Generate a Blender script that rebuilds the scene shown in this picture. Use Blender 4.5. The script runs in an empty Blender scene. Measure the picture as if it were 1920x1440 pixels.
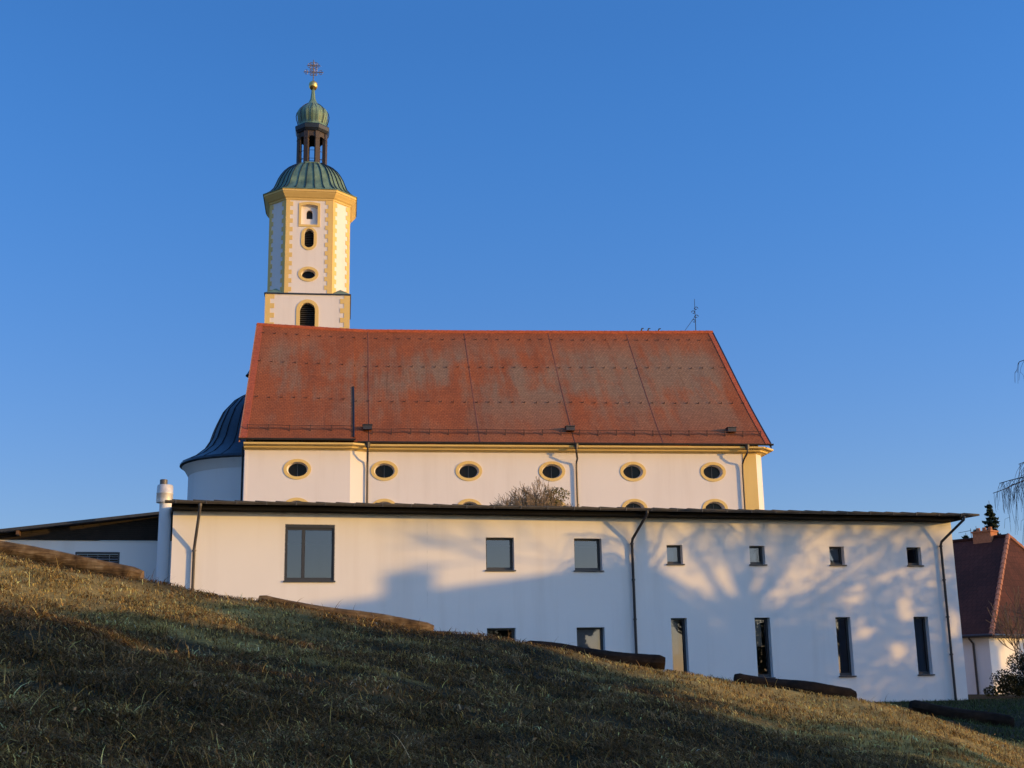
import bpy, math, random
import numpy as np
from mathutils import Vector, Matrix
SC = bpy.context.scene
COL = SC.collection
R = math.radians
# ---------------------------------------------------------------- camera
p_, r_ = R(13.4352), R(-1.0892)
fw = Vector((0, math.cos(p_), math.sin(p_))); up0 = Vector((0, -math.sin(p_), math.cos(p_))); ri0 = Vector((1, 0, 0))
ri = ri0*math.cos(r_) + up0*math.sin(r_); up = -ri0*math.sin(r_) + up0*math.cos(r_)
cd = bpy.data.cameras.new('camera'); cam = bpy.data.objects.new('camera', cd); COL.objects.link(cam)
cam.matrix_world = Matrix(((ri.x, up.x, -fw.x, 0), (ri.y, up.y, -fw.y, 0), (ri.z, up.z, -fw.z, 1.6), (0, 0, 0, 1)))
cd.sensor_fit = 'HORIZONTAL'; cd.sensor_width = 36; cd.lens = 2353.48/1920*36; cd.clip_start = .1; cd.clip_end = 5000
SC.camera = cam
# ---------------------------------------------------------------- sky, sun, exposure
AZ, EL = R(69), R(7.0)            # sun stands right of and behind the camera, low
SUN = Vector((math.sin(AZ)*math.cos(EL), -math.cos(AZ)*math.cos(EL), math.sin(EL)))
SKY_SIDE, SKY_TOP, TINT_LOW, TINT_HIGH, TINT_SUN = 2.6, 1.4, (.84,.81,1.12), (.60,1.13,1.78), (.80,.68,.70)
W = bpy.data.worlds.new('World'); SC.world = W; W.use_nodes = True
nt = W.node_tree; nt.nodes.clear()
sky = nt.nodes.new('ShaderNodeTexSky'); sky.sky_type = 'NISHITA'; sky.sun_disc = False
sky.sun_elevation = EL; sky.sun_rotation = math.atan2(SUN.x, SUN.y); sky.altitude = 600
sky.air_density = 1.0; sky.dust_density = .3; sky.ozone_density = 2.5
bg = nt.nodes.new('ShaderNodeBackground'); bg.inputs[1].default_value = .15
wo = nt.nodes.new('ShaderNodeOutputWorld')
# the clear winter sky is deeper blue away from the sun; added gain sunward and overhead lifts the shade
def wn_(t, **k):
    n = nt.nodes.new(t)
    for a, b in k.items(): setattr(n, a, b)
    return n
wtc = wn_('ShaderNodeTexCoord'); sepw = wn_('ShaderNodeSeparateXYZ'); nt.links.new(wtc.outputs['Generated'], sepw.inputs[0])
dotn = wn_('ShaderNodeVectorMath', operation='DOT_PRODUCT'); nt.links.new(wtc.outputs['Generated'], dotn.inputs[0]); dotn.inputs[1].default_value = (math.sin(AZ), -math.cos(AZ), 0)
def mapr(src, a, b, c, d):
    m = wn_('ShaderNodeMapRange', interpolation_type='SMOOTHSTEP'); nt.links.new(src, m.inputs[0])
    for i, v in enumerate((a, b, c, d)): m.inputs[i+1].default_value = v
    return m.outputs[0]
side = mapr(dotn.outputs['Value'], -.75, .15, 1.0, 1.42); side2 = mapr(dotn.outputs['Value'], .12, .6, 0, SKY_SIDE); high = mapr(sepw.outputs['Z'], .48, .8, 0, SKY_TOP)
def addn(a, b):
    m = wn_('ShaderNodeMath', operation='ADD'); nt.links.new(a, m.inputs[0]); nt.links.new(b, m.inputs[1]); return m.outputs[0]
gain = addn(addn(side, side2), high)
tint = wn_('ShaderNodeMix', data_type='RGBA'); nt.links.new(mapr(sepw.outputs['Z'], .0, .5, 0, 1), tint.inputs[0]); tint.inputs[6].default_value = (*TINT_LOW, 1); tint.inputs[7].default_value = (*TINT_HIGH, 1)
mulw = wn_('ShaderNodeVectorMath', operation='MULTIPLY'); nt.links.new(sky.outputs[0], mulw.inputs[0]); 
tint2 = wn_('ShaderNodeMix', data_type='RGBA'); nt.links.new(mapr(dotn.outputs['Value'], .08, .5, 0, 1), tint2.inputs[0]); nt.links.new(tint.outputs[2], tint2.inputs[6]); tint2.inputs[7].default_value = (*TINT_SUN, 1); nt.links.new(tint2.outputs[2], mulw.inputs[1])
sclw = wn_('ShaderNodeVectorMath', operation='SCALE'); nt.links.new(mulw.outputs[0], sclw.inputs[0]); nt.links.new(gain, sclw.inputs['Scale'])
nt.links.new(sclw.outputs[0], bg.inputs[0]); nt.links.new(bg.outputs[0], wo.inputs[0])
sl = bpy.data.lights.new('sun', 'SUN'); sl.energy = 3.7; sl.angle = R(.53); sl.color = (1, .57, .13)
so = bpy.data.objects.new('sun', sl); COL.objects.link(so); so.rotation_euler = SUN.to_track_quat('Z', 'Y').to_euler(); so.location = SUN*200
SC.view_settings.view_transform = 'Standard'; SC.view_settings.look = 'None'
SC.view_settings.exposure = 0; SC.view_settings.gamma = 1
SC.cycles.max_bounces = 6; SC.cycles.transparent_max_bounces = 12
rnd = random.Random(7); rng = np.random.default_rng(11)
HOR = Vector((math.sin(AZ), -math.cos(AZ), 0)); ACR = Vector((math.cos(AZ), math.sin(AZ), 0))
def sunpos(s, h, tau):            # a point by its place across the sunbeams (s), height above the beam plane (h), distance towards the sun
    return ACR*s + HOR*tau + Vector((0, 0, (h + tau*math.sin(EL))/math.cos(EL)))

# ---------------------------------------------------------------- helpers
class MB:
    """collects faces; built once as ONE mesh object"""
    def __init__(s, T=None): s.v = []; s.f = []; s.uv = {}; s.T = T
    def pt(s, p):
        p = Vector(p)
        if s.T: p = s.T(p)
        s.v.append(tuple(p)); return len(s.v)-1
    def face(s, pts, uv=None):
        s.f.append([s.pt(p) for p in pts])
        if uv: s.uv[len(s.f)-1] = uv
    def box(s, x0, y0, z0, x1, y1, z1):
        i = [s.pt(q) for q in ((x0,y0,z0),(x1,y0,z0),(x1,y1,z0),(x0,y1,z0),(x0,y0,z1),(x1,y0,z1),(x1,y1,z1),(x0,y1,z1))]
        for q in ((3,2,1,0),(4,5,6,7),(0,1,5,4),(1,2,6,5),(2,3,7,6),(3,0,4,7)): s.f.append([i[k] for k in q])
    def tube(s, pts, rad, n=8, cap=True):
        pts = [Vector(p) for p in pts]
        if not hasattr(rad, '__len__'): rad = [rad]*len(pts)
        rings = []; ref = None
        for i, p in enumerate(pts):
            t = (pts[min(i+1, len(pts)-1)] - pts[max(i-1, 0)]).normalized()
            if ref is None: ref = t.cross(Vector((0,0,1)));  ref = t.cross(Vector((0,1,0))) if ref.length < .1 else ref
            a = (ref - t*ref.dot(t)).normalized(); ref = a; b = t.cross(a)
            rings.append([s.pt(p + (a*math.cos(2*math.pi*k/n) + b*math.sin(2*math.pi*k/n))*rad[i]) for k in range(n)])
        for A, B in zip(rings, rings[1:]):
            for k in range(n): s.f.append([A[k], A[(k+1)%n], B[(k+1)%n], B[k]])
        if cap: s.f.append(rings[0][::-1]); s.f.append(rings[-1])
    def rings(s, rs, close=True, cap0=False, cap1=False):
        I = [[s.pt(p) for p in r] for r in rs]; n = len(I[0])
        for A, B in zip(I, I[1:]):
            for k in range(n if close else n-1): s.f.append([A[k], A[(k+1)%n], B[(k+1)%n], B[k]])
        if cap0: s.f.append(I[0][::-1])
        if cap1: s.f.append(I[-1])
    def build(s, name, m, parent=None, smooth=False, off=None):
        me = bpy.data.meshes.new(name)
        v = s.v if off is None else [(a[0]-off[0], a[1]-off[1], a[2]-off[2]) for a in s.v]
        me.from_pydata(v, [], s.f); me.materials.append(m)
        if s.uv:
            ul = me.uv_layers.new(name='UVMap')
            for pi, uv in s.uv.items():
                for li, q in zip(me.polygons[pi].loop_indices, uv): ul.data[li].uv = q
        if smooth:
            me.polygons.foreach_set('use_smooth', [True]*len(me.polygons))
            me.set_sharp_from_angle(angle=R(40))
        me.update()
        o = bpy.data.objects.new(name, me); COL.objects.link(o)
        if parent: o.parent = parent
        return o
def tag(o, label=None, cat=None, group=None, kind=None):
    for k, v in (('label', label), ('category', cat), ('group', group), ('kind', kind)):
        if v: o[k] = v
    return o
def thing(name, label, cat, loc=(0,0,0), rz=0, group=None):
    o = bpy.data.objects.new(name, None); COL.objects.link(o); o.location = loc; o.rotation_euler = (0,0,rz); o.empty_display_size = .3
    return tag(o, label, cat, group)
def npmesh(name, V, F, m, parent=None, col=None, smooth=False):     # fast mesh: V (n,3), F (m,k)
    me = bpy.data.meshes.new(name); k = F.shape[1]
    me.vertices.add(len(V)); me.vertices.foreach_set('co', V.astype(np.float32).ravel())
    me.loops.add(F.size); me.loops.foreach_set('vertex_index', F.astype(np.int32).ravel())
    me.polygons.add(len(F)); me.polygons.foreach_set('loop_start', np.arange(0, F.size, k, dtype=np.int32)); me.polygons.foreach_set('loop_total', np.full(len(F), k, dtype=np.int32))
    if smooth: me.polygons.foreach_set('use_smooth', np.ones(len(F), bool))
    me.update(calc_edges=True); me.materials.append(m)
    if col is not None:
        a = me.color_attributes.new('tint', 'FLOAT_COLOR', 'POINT'); c = np.ones((len(V), 4), np.float32); c[:, :3] = col; a.data.foreach_set('color', c.ravel())
    o = bpy.data.objects.new(name, me); COL.objects.link(o)
    if parent: o.parent = parent
    return o

# ---------------------------------------------------------------- materials
class M:
    def __init__(s, name, rough=.8, metal=0, spec=.3):
        s.m = bpy.data.materials.new(name); s.m.use_nodes = True; s.t = s.m.node_tree; s.b = s.t.nodes['Principled BSDF']
        s.b.inputs['Roughness'].default_value = rough; s.b.inputs['Metallic'].default_value = metal; s.b.inputs['Specular IOR Level'].default_value = spec
        s.co = s.t.nodes.new('ShaderNodeTexCoord')
    def n(s, t, **k):
        nd = s.t.nodes.new(t)
        for a, b in k.items():
            if a.startswith('i_'): nd.inputs[a[2:].replace('_', ' ')].default_value = b
            else: setattr(nd, a, b)
        return nd
    def l(s, a, b): s.t.links.new(a, b)
    def noise(s, scale, sc3=(1,1,1), detail=5, src='Object', rough=.6, loc=(0,0,0)):
        mp = s.n('ShaderNodeMapping'); mp.inputs['Scale'].default_value = sc3; mp.inputs['Location'].default_value = loc; s.l(s.co.outputs[src], mp.inputs[0])
        nz = s.n('ShaderNodeTexNoise'); nz.inputs['Scale'].default_value = scale; nz.inputs['Detail'].default_value = detail; nz.inputs['Roughness'].default_value = rough
        s.l(mp.outputs[0], nz.inputs['Vector']); return nz.outputs['Fac']
    def ramp(s, fac, stops):
        r = s.n('ShaderNodeValToRGB'); e = r.color_ramp.elements
        while len(e) < len(stops): e.new(.5)
        for el, (p, c) in zip(e, stops): el.position = p; el.color = (*c, 1) if len(c) == 3 else c
        s.l(fac, r.inputs[0]); return r.outputs[0]
    def mix(s, fac, a, b, mode='MIX'):
        x = s.n('ShaderNodeMix', data_type='RGBA', blend_type=mode)
        for sock, v in ((x.inputs[0], fac), (x.inputs[6], a), (x.inputs[7], b)):
            if hasattr(v, 'is_linked') or hasattr(v, 'links'): s.l(v, sock)
            elif isinstance(v, (int, float)): sock.default_value = v
            else: sock.default_value = (*v, 1)
        return x.outputs[2]
    def math(s, op, a, b=0):
        x = s.n('ShaderNodeMath', operation=op)
        for i, v in enumerate((a, b)):
            if isinstance(v, (int, float)): x.inputs[i].default_value = v
            else: s.l(v, x.inputs[i])
        return x.outputs[0]
    def base(s, c):
        if isinstance(c, tuple): s.b.inputs['Base Color'].default_value = (*c, 1)
        else: s.l(c, s.b.inputs['Base Color'])
        return s
    def bump(s, h, st=.3, d=.02):
        b = s.n('ShaderNodeBump'); b.inputs['Strength'].default_value = st; b.inputs['Distance'].default_value = d; s.l(h, b.inputs['Height']); s.l(b.outputs[0], s.b.inputs['Normal']); return s
def plaster(name, c, var=.06, streak=.05):
    m = M(name, .9, 0, .2)
    lo = tuple(x*(1-var) for x in c)
    c1 = m.ramp(m.noise(.35, detail=6), [(.3, lo), (.7, c)])
    st = m.ramp(m.noise(.9, (1.6, 1.6, .12), 5), [(.5, (1,1,1)), (.8, (1-streak*1.6, 1-streak*1.9, 1-streak*2.2))])
    m.base(m.mix(1.0, c1, st, 'MULTIPLY')); m.bump(m.noise(60, detail=3), .25, .006); return m.m
def plain(name, c, rough=.6, metal=0, var=.25, scale=6, spec=.4, bump=.1):
    m = M(name, rough, metal, spec); m.base(m.ramp(m.noise(scale), [(.3, tuple(x*(1-var) for x in c)), (.7, tuple(min(1, x*(1+var)) for x in c))]))
    if bump: m.bump(m.noise(scale*5), bump, .01)
    return m.m
WHITE = plaster('white_render', (.80, .77, .73), .05, .055)
CREAM = plaster('church_plaster', (.80, .745, .69), .04, .05)
YELLOW = plaster('ochre_plaster', (.78, .56, .21), .08, .05)
DARK = plain('dark_painted_timber', (.012, .011, .010), .7, bump=.1)
FRAME = plain('anthracite_frame', (.035, .036, .04), .45, 0, .1)
ZINC = plain('weathered_metal_gutter', (.11,.10,.09), .5, .4, .2)
PIPE = plain('dark_metal_pipe', (.06, .055, .055), .45, .5, .2)
IRON = plain('iron', (.03, .03, .035), .5, .6)
GOLD = plain('gilded_metal', (.75, .5, .16), .32, .9, .12)
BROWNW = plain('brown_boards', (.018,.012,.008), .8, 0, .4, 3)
def copper(name, a, b, rough=.55, spec=.4):
    m = M(name, rough, .0, spec)
    c = m.ramp(m.noise(1.1, (1,1,.35), 7), [(.3, b), (.6, a)])
    st = m.ramp(m.noise(3, (1.5,1.5,.1), 4), [(.45, (1,1,1)), (.75, (.6,.62,.6))])
    m.base(m.mix(.8, c, st, 'MULTIPLY')); m.bump(m.noise(5), .15, .03); return m.m
COPPER = copper('green_copper', (.175, .275, .185), (.07, .125, .088))
SLATE = copper('dark_copper', (.017, .025, .042), (.008, .011, .019), .42, .5)
def glass(name, tint, tr=.5, gl=.3):
    m = M(name); t = m.t; t.nodes.remove(m.b)
    g = m.n('ShaderNodeBsdfGlossy'); g.inputs['Roughness'].default_value = .015; g.inputs['Color'].default_value = (.80,.78,.86,1)
    tr_ = m.n('ShaderNodeBsdfTransparent'); tr_.inputs[0].default_value = (*tint, 1)
    fr = m.n('ShaderNodeFresnel'); fr.inputs[0].default_value = 1.5
    k = m.math('ADD', m.math('MULTIPLY', fr.outputs[0], 1.2), gl)
    x = m.n('ShaderNodeMixShader'); m.l(k, x.inputs[0]); m.l(tr_.outputs[0], x.inputs[1]); m.l(g.outputs[0], x.inputs[2])
    m.l(x.outputs[0], t.nodes['Material Output'].inputs[0]); return m.m
GLASS = glass('window_glass', (.5,.53,.56), gl=.05)
OLDGLASS = plain('old_dark_glass', (.008,.007,.006), .15, 0, .3, spec=.12, bump=.4)
BLIND = plain('cream_blind', (.62,.56,.46), .8, 0, .05)
GREYBLIND = plain('grey_blind', (.55,.53,.52), .8, 0, .05)
def tiles(name, red, dark, grey, tw, th, lichen):
    m = M(name, .85, 0, .2)
    uv = m.co.outputs['UV']
    br = m.n('ShaderNodeTexBrick'); br.offset = .5
    for k, v in (('Scale', 1), ('Mortar Size', .012), ('Brick Width', tw), ('Row Height', th), ('Mortar Smooth', .3), ('Bias', 0)): br.inputs[k].default_value = v
    br.inputs['Color1'].default_value = (.88,.88,.88,1); br.inputs['Color2'].default_value = (1.08,1.07,1.07,1); br.inputs['Mortar'].default_value = (.55,.5,.48,1)
    m.l(uv, br.inputs['Vector'])
    big = m.noise(.35, (1,1,1), 6, 'UV'); c = m.ramp(big, [(.3, dark), (.65, red)])
    if lichen:
        sep = m.n('ShaderNodeSeparateXYZ'); m.l(uv, sep.inputs[0])
        st = m.noise(1.0, (1.3, .14, 1), 7, 'UV', .7); bl = m.noise(.22, (1, .8, 1), 4, 'UV')
        msk = m.math('ADD', st, m.math('MULTIPLY', m.math('SUBTRACT', bl, .5), 1.3))
        # clean bands under the ridge and above the eaves (v = metres down the slope)
        vb = m.n('ShaderNodeMapRange'); vb.inputs[1].default_value = .5; vb.inputs[2].default_value = 3.2; m.l(sep.outputs[1], vb.inputs[0])
        ve = m.n('ShaderNodeMapRange'); ve.inputs[1].default_value = 13.5; ve.inputs[2].default_value = 7.0; m.l(sep.outputs[1], ve.inputs[0])
        ue = m.n('ShaderNodeMapRange'); ue.inputs[1].default_value = 21.6; ue.inputs[2].default_value = 20.6; m.l(sep.outputs[0], ue.inputs[0])
        ul = m.n('ShaderNodeMapRange'); ul.inputs[1].default_value = -4.9; ul.inputs[2].default_value = -3.6; m.l(sep.outputs[0], ul.inputs[0])
        ur = m.n('ShaderNodeMapRange'); ur.inputs[1].default_value = -5; ur.inputs[2].default_value = 20; ur.inputs[3].default_value = -.10; ur.inputs[4].default_value = .12; m.l(sep.outputs[0], ur.inputs[0])
        msk = m.math('ADD', msk, ur.outputs[0])
        lim = m.math('MULTIPLY', m.math('MULTIPLY', vb.outputs[0], ve.outputs[0]), m.math('MULTIPLY', ue.outputs[0], ul.outputs[0]))
        rr = m.ramp(msk, [(.36, (0,0,0)), (.62, (1,1,1))])
        fac = m.math('MULTIPLY', m.math('MULTIPLY', rr, lim), lichen)
        c = m.mix(fac, c, grey)
        dk = m.ramp(m.noise(1.2, (2.2, .12, 1), 5, 'UV', .6, (7,3,0)), [(.62, (1,1,1)), (.78, (.5,.45,.42))])
        c = m.mix(.8, c, dk, 'MULTIPLY')
    sp = m.ramp(m.noise(9, (1,1,1), 3, 'UV'), [(.3, (.8,.8,.8)), (.7, (1.15,1.15,1.15))])
    m.base(m.mix(1, m.mix(1, c, br.outputs['Color'], 'MULTIPLY'), sp, 'MULTIPLY'))
    sp2 = m.n('ShaderNodeSeparateXYZ'); m.l(uv, sp2.inputs[0])
    rows = m.math('FRACT', m.math('DIVIDE', sp2.outputs[1], th))
    m.bump(m.math('ADD', rows, m.math('MULTIPLY', m.noise(14, (1,1,1), 3, 'UV'), 1.2)), .5, .02); return m.m
REDTILE = tiles('red_roof_tiles', (.375,.104,.031), (.285,.082,.028), (.265,.165,.093), .18, .17, .90)
BROWNTILE = tiles('brown_roof_tiles', (.088,.030,.020), (.038,.015,.011), (.2,.2,.2), .24, .33, 0)
ROOFEDGE = plain('red_edge_tiles', (.40,.085,.028), .85, 0, .3, 8)
BRICK = plain('orange_brick', (.42,.17,.08), .9, 0, .25, 9)
SILL = plain('dark_sheet_metal', (.05,.05,.055), .4, .4, .1)

# ---------------------------------------------------------------- ground
def vnoise(x, y, s, seed):
    g = np.random.default_rng(seed).random((256,256)); X_ = x/s; Y_ = y/s; i = np.floor(X_).astype(int); j = np.floor(Y_).astype(int); fx = X_-i; fy = Y_-j; fx = fx*fx*(3-2*fx); fy = fy*fy*(3-2*fy)
    G_ = lambda a, b: g[a%256, b%256]
    return (G_(i,j)*(1-fx)+G_(i+1,j)*fx)*(1-fy)+(G_(i,j+1)*(1-fx)+G_(i+1,j+1)*fx)*fy
CX = [-40,-14,-9.8,-7.37,-5.35,-4.9,-3.65,-2.47,-1.19,-.07,2.05,3.19,4.66,5.74,6.95,9,12,20]
CZ = [6.2,4.75,4.02,3.56,3.12,3.02,2.8,2.58,2.37,2.16,1.75,1.52,1.3,1.01,.66,.42,.40,.5]
def sig(v): return 1/(1+np.exp(-np.clip(v, -30, 30)))
def sunlit_straw(x, y):                # straw patches, with sunlit bands painted in: right crest, upper left and streaks
    right = sig((y-(15.6-1.25*(x-2.1)))/.35)*sig((x-.4)/.5)
    left = sig((y-(13.7+.25*(x+5)))/.4)*sig((-2.9-x)/.4)*sig((17.6-y)/.25)
    q = vnoise(x*.35+.9*y+60, y-.35*x+60, .55, 41)
    return np.clip(.10 + .72*right + .66*left + .55*np.clip((q-.72)*4, 0, 1) + .25*(vnoise(x+70,y+70,.35,42)-.5), .03, .92)
def gz(x, y):
    x = np.asarray(x, float); y = np.asarray(y, float)
    zc = np.interp(x, CX, CZ)
    k = .133*np.clip((30-x)/18, 0, 1)
    near = zc - k*np.where(y > 0, 18-y, 18 - np.maximum(y, -30)*.3)
    s = np.clip((y-18.0)/9.0, 0, 1); s = s*s*(3-2*s)
    far = .75 + .22*np.exp(-((x-7.4)**2+(y-25.2)**2)/4) - .30*np.exp(-((x-10.6)**2+(y-25.5)**2)/6)
    z = np.where(y < 18, near, zc*(1-s) + far*s)
    b = .05*np.sin(x*1.9+.6*y)*np.sin(y*1.3-.4*x) + .02*np.sin(x*4.3+1)*np.sin(y*3.7)
    return z + b*np.clip((24-y)/6, 0, 1)
def axis(a, segs):
    out = [a]
    for b, st in segs:
        n = max(1, round((b-out[-1])/st)); out += list(np.linspace(out[-1], b, n+1)[1:])
    return np.array(out)
gx = axis(-1500, [(-300, 300), (-40, 20), (-14, 2), (14, .22), (40, 2), (300, 20), (1500, 300)])
gy = axis(-1500, [(-300, 300), (-40, 20), (0, 4), (28, .22), (60, 2), (300, 20), (1500, 300)])
X, Y = np.meshgrid(gx, gy); Z = gz(X, Y)
nx, ny = len(gx), len(gy); idx = np.arange(nx*ny).reshape(ny, nx)
F = np.stack([idx[:-1,:-1], idx[:-1,1:], idx[1:,1:], idx[1:,:-1]], -1).reshape(-1, 4)
gm = M('thatched_soil', .95, 0, .1)
gc = gm.ramp(gm.noise(1.1, detail=8), [(.3, (.014,.012,.006)), (.5, (.032,.027,.012)), (.7, (.06,.044,.02))])
st_ = gm.ramp(gm.noise(16, detail=8, rough=.75), [(.28, (.16,.105,.036)), (.5, (.46,.31,.085)), (.72, (.68,.49,.16))])
dat = gm.n('ShaderNodeVertexColor', layer_name='tint'); gm.base(gm.mix(dat.outputs[0], gc, st_)); gm.bump(gm.noise(22, detail=6), .8, .06)
tag(npmesh('ground', np.stack([X, Y, Z], -1).reshape(-1, 3), F, gm.m, col=np.clip(sunlit_straw(X, Y)*1.15-.12, 0, 1).reshape(-1,1)*((np.abs(X) < 30) & (Y > 0) & (Y < 20)).reshape(-1,1)*np.ones((1,3)), smooth=True), kind='structure')  # straw tone in the soil also paints the sunlit bands

# ---------------------------------------------------------------- walls with openings (local x = along the wall, y = depth, z = up)
def ell(cx, cz, rx, rz, n=28): return [(cx+rx*math.cos(2*math.pi*k/n), cz+rz*math.sin(2*math.pi*k/n)) for k in range(n)]
def rect(x0, z0, x1, z1): return [(x0,z0),(x1,z0),(x1,z1),(x0,z1)]
def arch(x0, z0, x1, z1, n=12):       # round-headed
    r = (x1-x0)/2; c = (x0+x1)/2
    return [(x0,z0),(x1,z0)] + [(c+r*math.cos(math.pi*k/n), z1-r+r*math.sin(math.pi*k/n)) for k in range(n+1)]
def seg_arch(x0, z0, x1, z1, rise, n=10):  # flat segmental head
    return [(x0,z0),(x1,z0)] + [(x1+(x0-x1)*k/n, z1-rise+rise*math.sin(math.pi*k/n)) for k in range(n+1)]
def capsule(x0, z0, x1, z1, n=10):
    r = (x1-x0)/2; c = (x0+x1)/2
    return [(c+r*math.cos(math.pi+math.pi*k/n), z0+r+r*math.sin(math.pi+math.pi*k/n)) for k in range(n+1)] + [(c+r*math.cos(math.pi*k/n), z1-r+r*math.sin(math.pi*k/n)) for k in range(n+1)]
def wall(mb, x0, x1, z0, z1, y, holes):
    """front face at depth y with star-shaped holes [(outline, depth, inner_scale)]"""
    xs, zs, boxes = {x0, x1}, {z0, z1}, []
    for o, d, sc in holes:
        ox = [q[0] for q in o]; oz = [q[1] for q in o]; iso = len(o) == 4
        e = 0 if iso else .03
        b = (min(ox)-e, min(oz)-e, max(ox)+e, max(oz)+e); boxes.append(b); xs |= {b[0], b[2]}; zs |= {b[1], b[3]}
    xs = sorted(x for x in xs if x0 <= x <= x1); zs = sorted(z for z in zs if z0 <= z <= z1)
    for a, b in zip(xs, xs[1:]):
        for c, d in zip(zs, zs[1:]):
            m = ((a+b)/2, (c+d)/2)
            if any(q[0] < m[0] < q[2] and q[1] < m[1] < q[3] for q in boxes): continue
            mb.face([(a,y,c),(b,y,c),(b,y,d),(a,y,d)])
    for (o, dp, sc), b in zip(holes, boxes):
        cx = (b[0]+b[2])/2; cz = (b[1]+b[3])/2
        if len(o) != 4:                      # ring between the box and the outline
            hx = (b[2]-b[0])/2; hz = (b[3]-b[1])/2
            pts = list(o)
            def onbox(q):
                dx, dz = q[0]-cx, q[1]-cz; t = min(hx/abs(dx) if dx else 1e9, hz/abs(dz) if dz else 1e9); return (cx+dx*t, cz+dz*t)
            def side(q): return (0 if abs(q[0]-b[2]) < 1e-6 else 2 if abs(q[0]-b[0]) < 1e-6 else None), (1 if abs(q[1]-b[3]) < 1e-6 else 3 if abs(q[1]-b[1]) < 1e-6 else None)
            for k in range(len(pts)):
                p, q = pts[k], pts[(k+1)%len(pts)]
                P, Q = onbox(p), onbox(q); poly = [(p[0],y,p[1]), (P[0],y,P[1])]
                sp, sq = side(P), side(Q)
                if not ((sp[0] is not None and sp[0] == sq[0]) or (sp[1] is not None and sp[1] == sq[1])):
                    kx = b[2] if (P[0]+Q[0])/2 > cx else b[0]; kz = b[3] if (P[1]+Q[1])/2 > cz else b[1]; poly.append((kx,y,kz))
                poly += [(Q[0],y,Q[1]), (q[0],y,q[1])]; mb.face(poly)
        inn = [(cx+(q[0]-cx)*sc, cz+(q[1]-cz)*sc) for q in o]
        for k in range(len(o)):
            p, q, P, Q = o[k], o[(k+1)%len(o)], inn[k], inn[(k+1)%len(o)]
            mb.face([(q[0],y,q[1]),(p[0],y,p[1]),(P[0],y+dp,P[1]),(Q[0],y+dp,Q[1])])
def scaled(o, dx, dz=None):
    dz = dx if dz is None else dz
    x = [q[0] for q in o]; z = [q[1] for q in o]; cx = (min(x)+max(x))/2; cz = (min(z)+max(z))/2; fx = ((max(x)-min(x))/2+dx)/((max(x)-min(x))/2); fz = ((max(z)-min(z))/2+dz)/((max(z)-min(z))/2)
    return [(cx+(q[0]-cx)*fx, cz+(q[1]-cz)*fz) for q in o]
def ring(mb, outer, inner, y0, y1):          # flat surround standing proud of the wall (y0 front, y1 wall)
    n = len(outer)
    for k in range(n):
        a, b, c, d = outer[k], outer[(k+1)%n], inner[(k+1)%n], inner[k]
        mb.face([(a[0],y0,a[1]),(b[0],y0,b[1]),(c[0],y0,c[1]),(d[0],y0,d[1])])
        mb.face([(b[0],y0,b[1]),(a[0],y0,a[1]),(a[0],y1,a[1]),(b[0],y1,b[1])])
        mb.face([(d[0],y0,d[1]),(c[0],y0,c[1]),(c[0],y1,c[1]),(d[0],y1,d[1])])
def plate(mb, o, y): mb.face([(q[0], y, q[1]) for q in o])

class Frame:                                   # local frame of a building: o origin, turned by phi
    def __init__(s, phi, o): s.phi = R(phi); s.d = Vector((math.cos(s.phi), math.sin(s.phi), 0)); s.w = Vector((-math.sin(s.phi), math.cos(s.phi), 0)); s.o = Vector(o)
    def P(s, u, w, z): return s.o + s.d*u + s.w*w + Vector((0,0,z))
LF = Frame(14.745, (0,0,0)); LF.o = LF.w*40.0
CF = Frame(7.769, (0,0,0)); CF.o = CF.w*62.0
BZ = .75

# ================================================================ modern white building
off = (13.2, 0, BZ)
lb = thing('modern_building', 'long plain white rendered building with flat dark roof standing below the church', 'building', LF.P(*off), LF.phi)
U0, U1, ZT = -.37, 26.88, 7.0
mid = [(9.54,10.49), (12.56,13.52)]; sm = [15.84, 18.885, 21.93, 24.98]
wins = [('big', 3.07, 4.86, 4.61, 6.62)] + [('mid', a, 5.22, b, 6.28) for a, b in mid] + [('small', a, 5.45, a+.57, 6.09) for a in sm] + [('mid', a, 2.25, b, 3.36) for a, b in mid] + [('tall', a+.03, 1.66, a+.60, 3.645) for a in sm]
mb = MB(); wall(mb, U0, U1, BZ-.6, ZT, 0, [(rect(x0,z0,x1,z1), .34, 1.0) for _, x0, z0, x1, z1 in wins])
z0, D = BZ-.6, 9.0
mb.face([(U1,0,z0),(U1,D,z0),(U1,D,ZT),(U1,0,ZT)]); mb.face([(U0,D,z0),(U0,0,z0),(U0,0,ZT),(U0,D,ZT)]); mb.face([(U1,D,z0),(U0,D,z0),(U0,D,ZT),(U1,D,ZT)])
mb.build('wall', WHITE, lb, off=off)
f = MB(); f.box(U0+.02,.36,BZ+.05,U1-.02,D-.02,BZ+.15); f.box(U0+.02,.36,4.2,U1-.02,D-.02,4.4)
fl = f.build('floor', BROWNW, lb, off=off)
j = MB(); j.box(7.585,-.003,4.0,7.6,.01,ZT-.03); j.build('expansion_joint', plain('joint_filler', (.72,.70,.66), .8), lb, off=off)
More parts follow.
